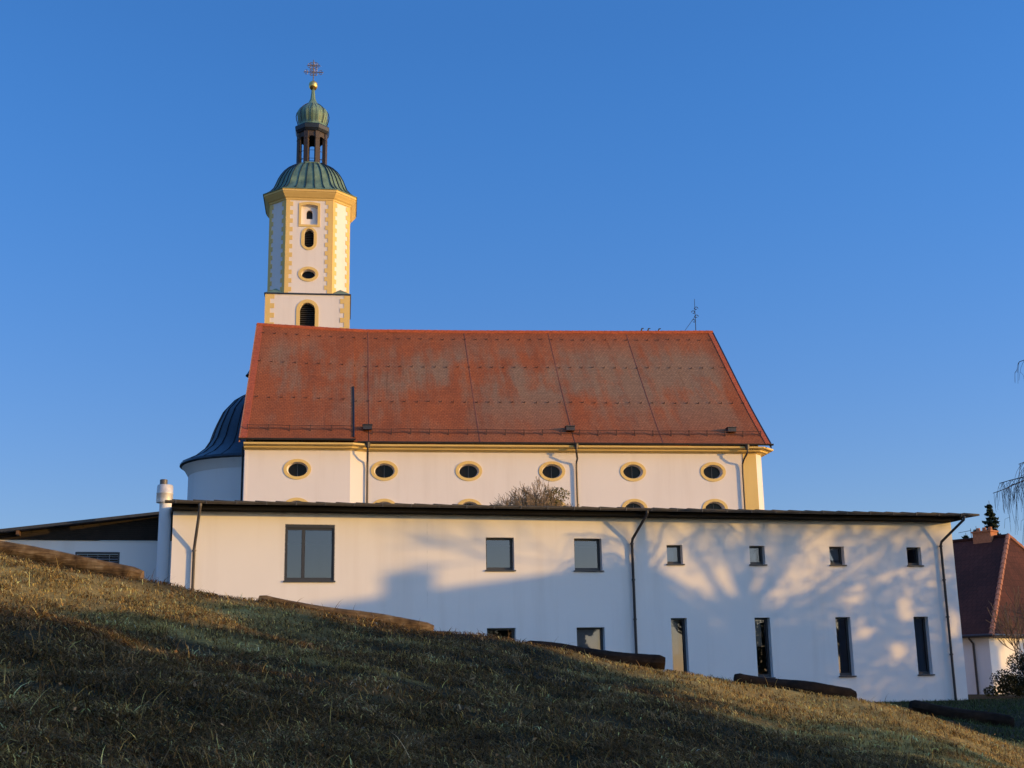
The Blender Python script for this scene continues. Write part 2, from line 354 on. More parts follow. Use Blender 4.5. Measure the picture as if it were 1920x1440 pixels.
for kind, x0, z0, x1, z1 in wins:
    rec = .05 if kind == 'big' else .20
    fr = MB(); t = .075; y0, y1 = rec, rec+.07
    fr.box(x0,y0,z0,x0+t,y1,z1); fr.box(x1-t,y0,z0,x1,y1,z1)
    fr.box(x0+t,y0,z0,x1-t,y1,z0+t*1.3); fr.box(x0+t,y0,z1-t*(2.2 if kind=='big' else .8),x1-t,y1,z1)
    if kind == 'big':
        fr.box(x0+.52,y0-.012,z0+t*1.3,x0+.62,y1,z1-t*2.2)
    w = fr.build('window', FRAME, lb, off=off)
    p = MB(); p.face([(x0+t*.5,y0+.045,z0+.03),(x1-t*.5,y0+.045,z0+.03),(x1-t*.5,y0+.045,z1-.03),(x0+t*.5,y0+.045,z1-.03)]); p.build('pane', GLASS, w, off=off)
    s = MB(); s.box(x0-.04,-.06,z0-.045,x1+.04,rec+.02,z0-.002); s.build('sill', SILL, w, off=off)
    if kind == 'big':
        s = MB(); s.box(x0-.015,.0,z1-.1,x1+.015,.045,z1+.012); s.box(x0-.015,.0,z0,x0+.03,.045,z1-.1); s.box(x1-.03,.0,z0,x1+.015,.045,z1-.1); s.build('shutter_box', FRAME, w, off=off)
    i = wins.index((kind, x0, z0, x1, z1))
    bl = {5: (.28, 1.0, GREYBLIND), 3: (.22, .66, GREYBLIND), 4: (.22, .66, GREYBLIND), 9: (.40, .62, BLIND), 10: (.52, .62, BLIND)}.get(i)
    if i == 8: bl = (.05, .85, GREYBLIND)
    if bl:
        b = MB(); b.box(x0+.03, y1+.03, z0+(z1-z0)*bl[0], x0+(x1-x0)*bl[1], y1+.05, z1-.02); b.build('blind', bl[2], w, off=off)
# roof: shallow slab on a dark boxed eave, folded sheet edges along the front
rf = MB()
n = 45; ua, ub = U0-.05, U1+.02
sf_ = MB(); sf_.box(ua, -.70, 7.005, ub, D+.4, 7.10); sf_.box(ua+.06, -.62, 7.10, ub-.03, D+.3, 7.155)
st = (27.55-ua)/n
for k in range(n):
    a = ua+k*st; b = a+st
    P = [(a,-.80,7.16),(b,-.80,7.15),(b,D+.5,7.42),(a,D+.5,7.43)]; Q = [(a,-.80,7.245),(b,-.80,7.215),(b,D+.5,7.52),(a,D+.5,7.55)]
    i = [rf.pt(q) for q in P+Q]
    for q in ((3,2,1,0),(4,5,6,7),(0,1,5,4),(1,2,6,5),(2,3,7,6),(3,0,4,7)): rf.f.append([i[x] for x in q])
sf_.build('soffit', plain('black_stained_boards', (.004,.004,.004), .8, bump=0, spec=.1), lb, off=off)
roof = rf.build('roof', plain('dark_sheet_roof', (.022,.022,.026), .5, .2), lb, off=off)
g = MB(); prof = [(-.80+.075*math.cos(a)-.08, 7.19+.085*math.sin(a)) for a in np.linspace(math.pi, 2*math.pi, 9)]
prof2 = [(-.80+.065*math.cos(a)-.08, 7.19+.075*math.sin(a)) for a in np.linspace(2*math.pi, math.pi, 9)]
pr = prof+prof2; g.rings([[(u, q[0], q[1]) for q in pr] for u in (-.62, 8, 18, 27.0)], True, True, True)
gut = g.build('gutter', ZINC, lb, True, off)
for k in range(31):
    u = -.3+k*.9; h = MB(); h.box(u-.014,-.968,7.10,u+.014,-.962,7.205); h.box(u-.014,-.965,7.199,u+.014,-.78,7.205); h.build('bracket', ZINC, gut, off=off)
for u, zb, m in ((.42, 5.84, ZINC), (14.86, 6.18, PIPE), (26.86, 6.2, PIPE)):
    v = u - (.12 if u < 1 else .3 if u < 20 else .55)
    dp = MB(); dp.tube([(u,-.86,7.14),(u,-.85,7.0),(v+.01,-.16,zb+.08),(v,-.11,zb-.04),(v,-.11,BZ-.3)], .046, 10)
    dp.tube([(u,-.86,7.15),(u,-.86,7.04)], .062, 10)
    d = dp.build('downpipe', m, lb, True, off)
    for z in (zb-.1, zb-1.3, zb-2.6, zb-3.9):
        c = MB(); c.tube([(v,-.11,z),(v,-.11,z+.05)], .062, 10); c.box(v-.012,-.06,z+.01,v+.012,.0,z+.04); c.build('pipe_clip', m, d, off=off)

# ================================================================ side building on the left, flue
off = (-6, 4, BZ)
sb = thing('side_building', 'low white side wing with dark boarded gable half hidden by the hill', 'building', LF.P(*off), LF.phi)
ZS = 6.5
mb = MB(); wall(mb, -20, -.40, BZ-.5, ZS, 4, [(rect(-3.48,4.9,-2.07,6.12), .25, 1)]); mb.face([(-20,4,BZ),(-20,8.9,BZ),(-20,8.9,ZS),(-20,4,ZS)][::-1]); mb.build('wall', WHITE, sb, off=off)
g = MB(); top = lambda u: 6.74+(u+5.86)*.131
g.face([(-12,3.95,ZS+.0),(-.40,3.95,ZS),(-.40,3.95,top(-.40)-.07),(-7.2,3.95,ZS+.02)])
for k in range(14):
    z = ZS+.02+k*.07
    if z+.06 < top(-.4): g.box(max(-7.2, -5.86+(z+.14-6.74)/.131),3.925,z,-.41,3.955,z+.055)
g.build('boarding', BROWNW, sb, off=off)
r = MB()
r.rings([[(u,3.4,top(u)-.06),(u,3.4,top(u)+.03),(u,8.9,top(u)+.03),(u,8.9,top(u)-.06)] for u in (-20,-10,-.40)], True, True, True); r.build('roof', plain('dark_roof_sheet', (.03,.032,.036), .5), sb, off=off)
rw_ = plain('rafter_wood', (.10,.055,.028), .8)
for k in range(3):
    u = -7.0+k*.85; bmb = MB(); bmb.box(u,3.42,top(u)-.20,u+.09,3.92,top(u)-.07); bmb.build('rafter', rw_, sb, off=off)
w = MB(); w.box(-3.48,4.0,4.9,-3.42,4.1,6.12); w.box(-2.13,4.0,4.9,-2.07,4.1,6.12); w.box(-3.42,3.96,6.05,-2.13,4.1,6.12)
wn = w.build('window', FRAME, sb, off=off)
s = MB()
for k in range(14):
    z = 6.0-k*.085; s.face([(-3.42,4.03,z-.045),(-2.13,4.03,z-.045),(-2.13,4.10,z),(-3.42,4.10,z)])
for u in (-3.1,-2.77,-2.4): s.box(u,4.02,4.9,u+.012,4.035,6.05)
s.build('slat_blind', plain('dark_slats', (.30,.31,.34), .4, .3), wn, off=off)
p = MB(); p.face([(-3.42,4.14,4.9),(-2.13,4.14,4.9),(-2.13,4.14,6.05),(-3.42,4.14,6.05)]); p.build('pane', OLDGLASS, wn, off=off)
off = (-.63, 1.5, BZ)
fl = thing('flue_chimney', 'round white flue chimney with thicker metal cap at the left end of the white building', 'chimney', LF.P(*off), LF.phi)
def lathe(mb, c, prof, n=28): mb.rings([[(c[0]+r*math.cos(2*math.pi*k/n), c[1]+r*math.sin(2*math.pi*k/n), z) for k in range(n)] for r, z in prof], True, True, True)
mb = MB(); lathe(mb, (-.63,1.5), [(.205,BZ-.3),(.19,7.5)]); mb.build('shaft', WHITE, fl, True, off)
mb = MB(); lathe(mb, (-.67,1.5), [(.19,7.45),(.255,7.45),(.26,7.5),(.255,7.72),(.262,7.73),(.262,7.76),(.255,7.77),(.25,7.98),(.23,8.02),(.1,8.03)]); mb.build('cap', plain('stained_steel', (.62,.58,.52), .5, .3, .25, 4), fl, True, off)
mb = MB(); lathe(mb, (-.72,1.5), [(.12,8.0),(.12,8.19),(.10,8.2)]); mb.build('outlet', ZINC, fl, True, off)

# ================================================================ church: nave, choir, apse
off = (8, 8.4, BZ)
ch = thing('church', 'white baroque church with long red tiled nave roof and oval windows behind the white building', 'church', CF.P(*off), CF.phi)
UL, UN0, UN1, UR, DEP, ZW, CO = -4.85, .28, 1.05, 21.58, 16.8, 13.2, -.35
ov = [-2.29, 1.97, 6.19, 10.42, 14.61, 18.82]; zz = [12.03, 10.12]
def ovals(us): return [(ell(u, z, .52, .37), .32, .86) for u in us for z in zz]
mb = MB(); wall(mb, UN1, 21.16, BZ-.5, ZW, 0, ovals(ov[1:]))
mb.face([(21.16,0,0),(21.58,.42,0),(21.58,.42,ZW),(21.16,0,ZW)]); mb.face([(21.58,.42,0),(21.58,DEP,0),(21.58,DEP,ZW),(21.58,.42,ZW)])
mb.face([(21.58,DEP,ZW),(21.58,DEP+.001,20.9),(21.58,8.41,21.6),(21.58,.42,ZW)][:1]+[(21.58,8.41,21.3),(21.58,.42,ZW)])
mb.face([(21.58,DEP,0),(UL,DEP,0),(UL,DEP,ZW),(21.58,DEP,ZW)]); mb.build('nave_wall', CREAM, ch, off=off)
mb = MB(); wall(mb, UL, UN0, BZ-.5, ZW, CO, ovals(ov[:1])); mb.face([(UN0,CO,0),(UN1,0,0),(UN1,0,ZW),(UN0,CO,ZW)]); mb.face([(UL,DEP,0),(UL,CO,0),(UL,CO,ZW),(UL,DEP,ZW)]); mb.face([(UL,DEP,ZW),(UL,CO,ZW),(UL,8.41,21.3)])
mb.build('choir_wall', CREAM, ch, off=off)
for u in ov:
    for z in zz:
        y = CO if u < 0 else 0
        t = MB(); ring(t, ell(u,z,.675,.51), ell(u,z,.515,.365), y-.035, y+.05); t = t.build('window', YELLOW, ch, True, off)
        g = MB(); plate(g, ell(u,z,.46,.33), y+.29); g.build('pane', OLDGLASS, t, off=off)
        m_ = MB(); m_.box(u-.012,y+.25,z-.33,u+.012,y+.285,z+.33); m_.box(u-.006,y+.255,z-.32,u+.03,y+.28,z-.24); m_.build('mullion', ZINC, t, off=off)
pl = MB(); pl.box(20.44,-.03,BZ-.5,21.15,.05,ZW); pl.build('corner_pilaster', YELLOW, ch, off=off)
pl = MB(); pl.box(UL+.01,CO-.02,BZ-.5,UL+.14,CO+.05,ZW-.1); pl.build('edge_strip', CREAM, ch, off=off)
# cornice swept along the wall head
path = [(UL-.02,CO),(UN0,CO),(UN1,0),(21.16,0),(21.58,.42),(21.58,DEP)]
def offs(path, d):
    out = []
    for i, p in enumerate(path):
        ds = []
        if i > 0: a = path[i-1]; ds.append(Vector((p[0]-a[0], p[1]-a[1])).normalized())
        if i < len(path)-1: a = path[i+1]; ds.append(Vector((a[0]-p[0], a[1]-p[1])).normalized())
        ns = [Vector((q.y, -q.x)) for q in ds]; nn = sum(ns, Vector((0,0))).normalized(); out.append((p[0]+nn.x*d/max(.3, nn.dot(ns[0])), p[1]+nn.y*d/max(.3, nn.dot(ns[0]))))
    return out
cp = [(-.02,12.98),(.06,12.98),(.08,13.01),(.16,13.02),(.18,13.04),(.32,13.05),(.34,13.12),(.38,13.13),(.40,13.16),(.57,13.165),(.60,13.175),(.61,13.26),(-.02,13.28)]
lines = [offs(path, d) for d, z in cp]
mb = MB(); mb.rings([[(lines[k][i][0], lines[k][i][1], cp[k][1]) for k in range(len(cp))] for i in range(len(path))], True, True, True); mb.build('cornice', YELLOW, ch, off=off)
# roof
RU = [-5.1,-4.92,-3.92,-2.71,-1.5,.24,1.25,2.79,6.83,11.79,16.49,21.9]; RZ = [21.92,21.92,21.86,21.81,21.75,21.67,21.65,21.67,21.70,21.78,21.85,21.97]
RW = 8.41
def ridge(u): return float(np.interp(u, RU, RZ))
def slope(u, t, lift=0):          # t 0 ridge .. 1 eave, front slope
    k = min(1, max(0, (1.0-u)/.9)); k = 1 if u < .45 else 0
    we = -.95 if k else -.58; ze = 13.46 if k else 13.39
    w = RW + (we-RW)*t; zl = ridge(u) + (ze-ridge(u))*t
    z = zl - .28*math.sin(math.pi*min(1, t))**1.0*(.35+.65*t)*.75
    z += .012*math.sin(u*1.7+t*9)+.01*math.sin(u*4.1+3*t)
    return (u, w, z+lift)
us = sorted(list(np.linspace(-5.06, .4499, 12)) + list(np.linspace(.4501, 21.82, 40))); ts = [i/16 for i in range(17)]
SLEN = 12.5
mb = MB()
for a, b in zip(us, us[1:]):
    for s, t in zip(ts, ts[1:]):
        q = [slope(a,s), slope(a,t), slope(b,t), slope(b,s)]; mb.face(q, [(a,s*SLEN),(a,t*SLEN),(b,t*SLEN),(b,s*SLEN)])
        e = [(p[0], 2*RW-p[1], p[2]) for p in q][::-1]; mb.face(e, [(b,s*SLEN),(b,t*SLEN),(a,t*SLEN),(a,s*SLEN)])
rfo = mb.build('roof', REDTILE, ch, False, off)
def on(u, t, up=0): return slope(u, t, up)
for u0, u1, nm, m in ((21.78, 21.84, 'verge_board', IRON), (-5.10, -5.04, 'verge_board', BRICK)):
    v = MB(); v.rings([[on(u0,t,-.22)[0:1]+on(u0,t,-.22)[1:], on(u0,t,.05), (u1,)+on(u1,t,.05)[1:], (u1,)+on(u1,t,-.22)[1:]] for t in ts], True, True, True)
    v.build(nm, m, rfo, off=off)
v = MB(); v.rings([[on(u,t,-.01), on(u,t,.035), on(u+s,t,.035), on(u+s,t,-.01)] for t in ts for u, s in ((21.52,.25),)], True, True, True); v.build('verge_tiles', ROOFEDGE, rfo, off=off)
v = MB(); v.rings([[on(u,t,-.01), on(u,t,.03), on(u+s,t,.03), on(u+s,t,-.01)] for t in ts for u, s in ((-5.03,.30),)], True, True, True); v.build('verge_tiles', ROOFEDGE, rfo, off=off)
v = MB(); k = 70; uu = np.linspace(-5.06, 21.8, k)
for a, b in zip(uu, uu[1:]):
    v.rings([[(x, RW+.17*math.cos(q), ridge(x)-.10+.17*math.sin(q)+(.012 if x == a else 0)) for q in np.linspace(-.3, math.pi+.3, 7)] for x in (a, b+.02)], False)
v.build('ridge_tiles', ROOFEDGE, rfo, off=off)
for a, b in ((1.25,1.2),(6.83,6.72),(11.79,11.55),(16.49,16.12)):
    v = MB(); v.rings([[on(a+(b-a)*t-.03,t,-.01), on(a+(b-a)*t-.018,t,.022), on(a+(b-a)*t+.018,t,.022), on(a+(b-a)*t+.03,t,-.01)] for t in ts], True, True, True)
    v.build('roof_seam', plain('rusty_seam', (.20,.06,.03), .8), rfo, off=off)
# snow hooks: three rows, the hundred largest as parts of their own
hm = MB(); hm.box(-.010,-.04,0,.010,.015,.10); hm.box(-.11,-.05,.015,0.010,-.03,.04)
hooks = []
for t in (.93, .655, .345, .085):
    for k in range(42): hooks.append((t, -4.6+k*.635+(.1 if t > .5 else 0)))
hooks = [h for h in hooks if h[0] < .9]; hooks.sort(key=lambda h: -h[0]); rest = MB(); hk = None
for i, (t, u) in enumerate(hooks):
    p = on(u, t)
    if i < 90:
        if hk is None: hk = hm.build('snow_hook', plain('rusted_hook', (.07,.03,.02), .8), rfo); o = hk
        else: o = hk.copy(); COL.objects.link(o); o.parent = rfo
        o.location = (p[0]-off[0], p[1]-off[1], p[2]-off[2])
    else:
        rest.box(p[0]-.010,p[1]-.04,p[2],p[0]+.010,p[1]+.015,p[2]+.10); rest.box(p[0]-.11,p[1]-.05,p[2]+.015,p[0]+.010,p[1]-.03,p[2]+.04)
tag(rest.build('snow_hooks', hk.data.materials[0], rfo, off=off), kind='stuff')
# snow guard rails above the eave
rustm = plain('rusted_rail', (.09,.04,.025), .7, .2)
for ra, rb in ((-4.75,.35),(1.35,21.5)):
    v = MB(); q = np.linspace(ra, rb, 26)
    for l in (.10,.26): v.tube([on(u,.935,l) for u in q], .016, 5)
    sg = v.build('snow_guard', rustm, rfo, off=off)
    n_ = int((rb-ra)/.95)
    for k in range(n_+1):
        u = ra+k*(rb-ra)/n_; p = on(u,.935,0); h = MB(); h.box(p[0]-.018,p[1]-.03,p[2]-.03,p[0]+.018,p[1]+.03,p[2]+.30); h.build('bracket', rustm, sg, off=off)
for u in (1.12, 11.45, 20.0):
    p = on(u,.895,0); v = MB(); v.box(p[0]-.22,p[1]-.3,p[2]-.05,p[0]+.22,p[1]+.1,p[2]+.17); v.box(p[0]-.25,p[1]-.36,p[2]+.17,p[0]+.25,p[1]+.12,p[2]+.20); v.build('roof_vent', PIPE, rfo, off=off)
v = MB(); v.tube([on(.42,.55,.03), on(.435,.66,.03), on(.44,.8,.03), on(.44,.99,.03)], .04, 8); v.tube([on(.42,.548,.0), on(.42,.55,.10)], .05, 8); v.build('conductor_pipe', IRON, rfo, off=off)
# gutters of the church
for ra, rb, w, z in ((-5.1,.52,-1.03,13.42),(.62,21.9,-.67,13.36)):
    v = MB(); pr = [(w+.08*math.cos(a), z+.02+.09*math.sin(a)) for a in np.linspace(math.pi, 2*math.pi, 8)]+[(w+.06*math.cos(a), z+.02+.07*math.sin(a)) for a in np.linspace(2*math.pi, math.pi, 8)]
    v.rings([[(u,a,b) for a, b in pr] for u in np.linspace(ra, rb, 5)], True, True, True); v.build('gutter', PIPE, ch, True, off)
for u, v0 in ((1.13,1.13),(11.58,11.66),(20.50,20.37)):
    d = MB(); d.tube([(u,-.67,13.32),(u,-.67,13.06)], [.13,.09], 8); d.tube([(u,-.67,13.08),(u,-.66,12.92),(v0,-.42,12.62),(v0,-.16,12.45),(v0,-.12,12.2),(v0,-.12,BZ)], .05, 8); d.build('downpipe', PIPE, ch, True, off)
d = MB(); d.tube([(UL-.1,CO+.2,13.2),(UL-.12,CO+.5,12.5),(UL-.12,CO+.5,BZ)], .05, 8); d.build('downpipe', IRON, ch, True, off)
# apse with bell roof
ac = (UL, 8.4)
mb = MB(); lathe(mb, ac, [(3.68,BZ-.3),(3.68,13.15)], 48); mb.build('apse_wall', CREAM, ch, True, off)
mb = MB(); lathe(mb, ac, [(3.7,13.0),(3.74,13.08),(3.9,13.35),(4.05,13.48)], 48); mb.build('apse_cornice', CREAM, ch, True, off)
dp = [(4.05,13.5),(4.17,13.56),(4.13,13.68),(3.4,14.05),(2.86,14.5),(2.56,14.99),(2.40,15.5),(2.22,15.96),(1.9,16.67),(1.34,17.32),(.9,17.62),(.55,17.8),(.46,18.1),(.46,18.7)]
mb = MB(); lathe(mb, ac, dp, 48)
for k in range(24):
    a = 2*math.pi*(k+.5)/24; mb.rings([[(ac[0]+(r+dr)*math.cos(a+da), ac[1]+(r+dr)*math.sin(a+da), z) for dr, da in ((-.02,-.012/max(r,.3)),(.05,-.012/max(r,.3)),(.05,.012/max(r,.3)),(-.02,.012/max(r,.3)))] for r, z in dp[2:12]], True, True, True)
mb.build('apse_dome', SLATE, ch, True, off)
mb = MB(); lathe(mb, ac, [(.48,18.7),(.78,18.84),(.70,18.95),(.5,19.3),(.42,19.7),(.22,20.1),(.06,20.4),(.04,20.9)], 16); mb.build('apse_lantern_cap', SLATE, ch, True, off)
# iron cross on the ridge
def curl(mb, x, y, z, r, a0, turns, rad, sx=1):
    pts = [(x+sx*r*(1-.6*k/14)*math.cos(a0+turns*2*math.pi*k/14), y, z+r*(1-.6*k/14)*math.sin(a0+turns*2*math.pi*k/14)) for k in range(15)]; mb.tube(pts, rad, 5)
cu = 20.8
mb = MB(); mb.tube([(cu,RW,21.9),(cu+.02,RW,24.0)], [.025,.014], 6)
for z, l in ((22.9,.34),(23.4,.24)): mb.tube([(cu-l*.4,RW-l,z-.1),(cu+l*.4,RW+l,z+.15)], .022, 5)
for k, z in enumerate((22.6,22.9,23.15,23.4)): curl(mb, cu+(.09 if k%2 else -.09), RW, z, .12, 0, .9, .02, 1 if k%2 else -1)
mb.tube([(cu,RW,22.9),(cu-.75,RW,21.9)], .014, 5); mb.build('ridge_cross', IRON, ch, off=off)
for u in (17.45, 17.85, 18.5):
    mb = MB(); mb.tube([(u,RW,21.95),(u+.05,RW,22.08),(u+.16,RW,22.1)], [.05,.045,.02], 6); mb.build('ridge_clamp', IRON, ch, off=off)

# ================================================================ bell tower
TA, TW = -2.5, 19.65
off = (TA, TW, BZ)
tw = thing('bell_tower', 'white and yellow octagonal bell tower with green copper onion dome behind the red roof', 'tower', CF.P(*off), CF.phi)
def P0(du, dw, z): return (TA+du, TW+dw, z)
HB = 2.72
def quoin(mb, x0, z0, z1, dirn, short, long_, per, y, ph=0):  # toothed strip from edge x0 inward
    mb.box(min(x0,x0+dirn*short), y-.025, z0, max(x0,x0+dirn*short), y+.02, z1)
    z = z0+ph
    while z < z1-.05:
        a, b = x0+dirn*short, x0+dirn*long_; mb.box(min(a,b), y-.025, z, max(a,b), y+.02, min(z+per*.5, z1)); z += per
# square base
F0 = TW-HB
mb = MB(); wall(mb, TA-HB, TA+HB, 12, 26.42, F0, [(arch(TA-.49,23.2,TA+.49,25.88), .4, 1)])
mb.face([(TA-HB,TW+HB,12),(TA-HB,F0,12),(TA-HB,F0,26.42),(TA-HB,TW+HB,26.42)]); mb.face([(TA+HB,F0,12),(TA+HB,TW+HB,12),(TA+HB,TW+HB,26.42),(TA+HB,F0,26.42)]); mb.face([(TA+HB,TW+HB,12),(TA-HB,TW+HB,12),(TA-HB,TW+HB,26.42),(TA+HB,TW+HB,26.42)])
mb.build('base_wall', CREAM, tw, off=off)
q = MB(); quoin(q, TA-HB, 20, 26.40, 1, .33, .60, .64, F0, .35); q.build('quoins', YELLOW, tw, off=off); q = MB(); quoin(q, TA+HB, 20, 26.40, -1, .38, .64, .64, F0, .1); q.build('quoins', YELLOW, tw, off=off)
t = MB(); ring(t, arch(TA-.72,23.0,TA+.72,26.10), arch(TA-.485,23.1,TA+.485,25.875), F0-.04, F0+.05); t = t.build('window', YELLOW, tw, True, off)
def louvers(o, y, x0, x1, z0, z1, st=.14):
    l = MB()
    z = z0
    while z < z1: l.face([(x0,y,z),(x1,y,z),(x1,y+.12,z+.09),(x0,y+.12,z+.09)]); z += st
    l.build('louvers', plain('grey_louvers', (.05,.045,.04), .7), o, off=off)
    b = MB(); b.face([(x0-.1,y+.14,z0-.1),(x1+.1,y+.14,z0-.1),(x1+.1,y+.14,z1+.1),(x0-.1,y+.14,z1+.1)]); b.build('backing', DARK, o, off=off)
louvers(t, F0+.24, TA-.48, TA+.48, 23.3, 25.86)
HO = 2.65; CH = 1.13
def octo(r, z, ch=None):   # chamfered square ring, half width r
    c = CH*r/HO if ch is None else ch
    return [P0(x, y, z) for x, y in ((-r+c,-r),(r-c,-r),(r,-r+c),(r,r-c),(r-c,r),(-r+c,r),(-r,r-c),(-r,-r+c))]
Z0, Z1 = 26.5, 33.4
FO = TW-HO
lg = MB(); lg.rings([octo(HB+.07, 26.42, .02), octo(HB+.07, 26.50, .02), octo(HO+.0, 26.56)], True, True, False); lg.build('ledge', SLATE, tw, off=off)
cr = MB()
for sx in (-1,1):
    for sy in (-1,1):
        a = P0(sx*(HO-CH),sy*(HB+.04),26.5); b = P0(sx*(HB+.04),sy*(HO-CH),26.5); c = P0(sx*(HB+.04),sy*(HB+.04),26.5); pk = P0(sx*(HO-CH/2),sy*(HO-CH/2),27.0)
        a1 = P0(sx*(HO-CH+.15),sy*(HO-.14),26.5); 
        cr.face([a,c,pk]); cr.face([c,b,pk]); cr.face([a,pk,a1])
cr.build('corner_roofs', COPPER, tw, off=off)
niche = seg_arch(TA-.54,31.27,TA+.54,32.69,.10); cap_ = capsule(TA-.32,29.67,TA+.32,30.98); oval = ell(TA,27.85,.47,.33)
mb = MB(); wall(mb, TA-HO+CH, TA+HO-CH, Z0, Z1, FO, [(niche,.22,1),(cap_,.35,.92),(oval,.35,.88)])
o8 = octo(HO, Z0); t8 = octo(HO, Z1)
for k in range(1, 8): mb.face([o8[k], o8[(k+1)%8], t8[(k+1)%8], t8[k]])
mb.build('shaft_wall', CREAM, tw, off=off)
# back of the niche with its own small arched opening
ni = MB(); wall(ni, TA-.54, TA+.54, 31.27, 32.69, FO+.22, [(arch(TA-.20,31.74,TA+.20,32.37), .25, 1)]); nf = MB(); ring(nf, seg_arch(TA-.70,31.12,TA+.70,32.86,.10), seg_arch(TA-.535,31.275,TA+.535,32.685,.10), FO-.04, FO+.05)
nf = nf.build('niche_frame', YELLOW, tw, off=off); ni.build('niche_panel', CREAM, nf, off=off)
b = MB(); b.face([(TA-.3,FO+.46,31.6),(TA+.3,FO+.46,31.6),(TA+.3,FO+.46,32.5),(TA-.3,FO+.46,32.5)]); b.build('opening', DARK, nf, off=off)
t = MB(); ring(t, capsule(TA-.51,29.50,TA+.51,31.09), capsule(TA-.315,29.675,TA+.315,30.975), FO-.04, FO+.05); t = t.build('window', YELLOW, tw, True, off); louvers(t, FO+.2, TA-.32, TA+.32, 29.7, 30.96, .12)
t = MB(); ring(t, ell(TA,27.85,.66,.51), ell(TA,27.85,.465,.325), FO-.04, FO+.05); t = t.build('window', YELLOW, tw, True, off); g = MB(); plate(g, ell(TA,27.85,.42,.3), FO+.33); g.build('pane', OLDGLASS, t, off=off)
q = MB(); quoin(q, TA-HO+CH, Z0+.05, Z1, 1, .26, .45, .59, FO, .1); quoin(q, TA+HO-CH, Z0+.05, Z1, -1, .30, .48, .59, FO, .25)
q.box(TA-HO+CH+.26, FO-.022, 32.95, TA+HO-CH-.30, FO+.02, Z1)
q.build('quoins', YELLOW, tw, off=off)
for sx in (-1, 1):        # the slanted facets either side of the front face, and the side faces
    a = Vector(P0(sx*(HO-CH),-HO,0)); b = Vector(P0(sx*HO,-HO+CH,0))
    if sx < 0: a, b = b, a
    L_ = (b-a).length; dx = (b-a).normalized(); nin = Vector((-dx.y, dx.x, 0))
    q = MB(T=lambda p, a=a, dx=dx, nin=nin: a + dx*p.x + nin*p.y + Vector((0,0,p.z)))
    quoin(q, 0, Z0+.05, Z1, 1, .22, .38, .59, 0, .15); quoin(q, L_, Z0+.05, Z1, -1, .22, .38, .59, 0, .15); q.box(.22,-.022,32.95,L_-.22,.02,Z1)
    q.build('quoins', YELLOW, tw, off=off)
cpf = [(.0,32.98),(.05,33.0),(.07,33.08),(.16,33.16),(.20,33.22),(.33,33.38),(.36,33.44),(.40,33.46),(.42,33.60)]
mb = MB(); mb.rings([octo(HO+d, z) for d, z in cpf]); mb.build('cornice', YELLOW, tw, off=off)
ct = MB(); ct.rings([octo(HO+.42,33.60), octo(HO+.47,33.61), octo(HO+.47,33.66)], True); 
dome = [(HO+.47,33.66),(2.86,33.78),(2.62,33.98),(2.42,34.25),(2.28,34.6),(2.14,35.0),(1.97,35.35),(1.74,35.72),(1.45,36.05),(1.18,36.27),(1.05,36.34)]
ct.rings([octo(r, z) for r, z in dome], True, False, True)
def seam(mb, dirs, prof, s=.022, hgt=.05):
    for (ax, ay, px, py, k) in dirs:      # outward dir, tangent dir, lateral offset fraction
        R_ = []
        for r, z in prof:
            cx = ax*r + px*k*r; cy = ay*r + py*k*r
            R_.append([P0(cx-px*s-ax*.03, cy-py*s-ay*.03, z-.02), P0(cx-px*s+ax*hgt, cy-py*s+ay*hgt, z+hgt*.6), P0(cx+px*s+ax*hgt, cy+py*s+ay*hgt, z+hgt*.6), P0(cx+px*s-ax*.03, cy+py*s-ay*.03, z-.02)])
        mb.rings(R_, True, True, True)
kf = 1-CH/HO
dirs = [(ax, ay, px, py, k*kf) for ax, ay, px, py in ((0,-1,1,0),(1,0,0,1),(-1,0,0,1)) for k in (-.99,-.6,-.2,.2,.6,.99)]
sm_ = MB(); seam(sm_, dirs, dome[1:-1], .02, .05)
q2 = 1/math.sqrt(2); rr = (2-CH/HO)*q2
for sx in (-1,1):
    for k in (-.18,0.,.18): seam(sm_, [(sx*q2*rr, -q2*rr, sx*q2, q2, k)], dome[1:-1], .02, .05)
ct.build('lower_dome', COPPER, tw, True, off); sm_.build('dome_seams', SLATE, tw, off=off)
# open lantern
def reg8(r, z, a0=math.pi/8): return [P0(r*math.cos(a0+math.pi*k/4), r*math.sin(a0+math.pi*k/4), z) for k in range(8)]
LB0, LB1 = 36.3, 38.95
lw = plain('lantern_wood', (.06,.045,.038), .7, 0, .2)
mb = MB(); mb.rings([reg8(1.12,36.25), reg8(1.12,36.42), reg8(1.0,36.5)], True, True, True); mb.build('lantern_base', COPPER, tw, off=off)
for k in range(8):
    a = math.pi/8+math.pi*k/4; x, y = .98*math.cos(a), .98*math.sin(a); ca, sa = math.cos(a), math.sin(a)
    T = lambda p, x=x, y=y, ca=ca, sa=sa: Vector(P0(x+p.x*ca-p.y*sa, y+p.x*sa+p.y*ca, p.z))
    mb = MB(T); mb.box(-.15,-.15,36.4,.08,.15,38.75); mb.box(-.15,-.15,38.2,.10,.15,38.27); mb.build('lantern_post', lw, tw, off=off)
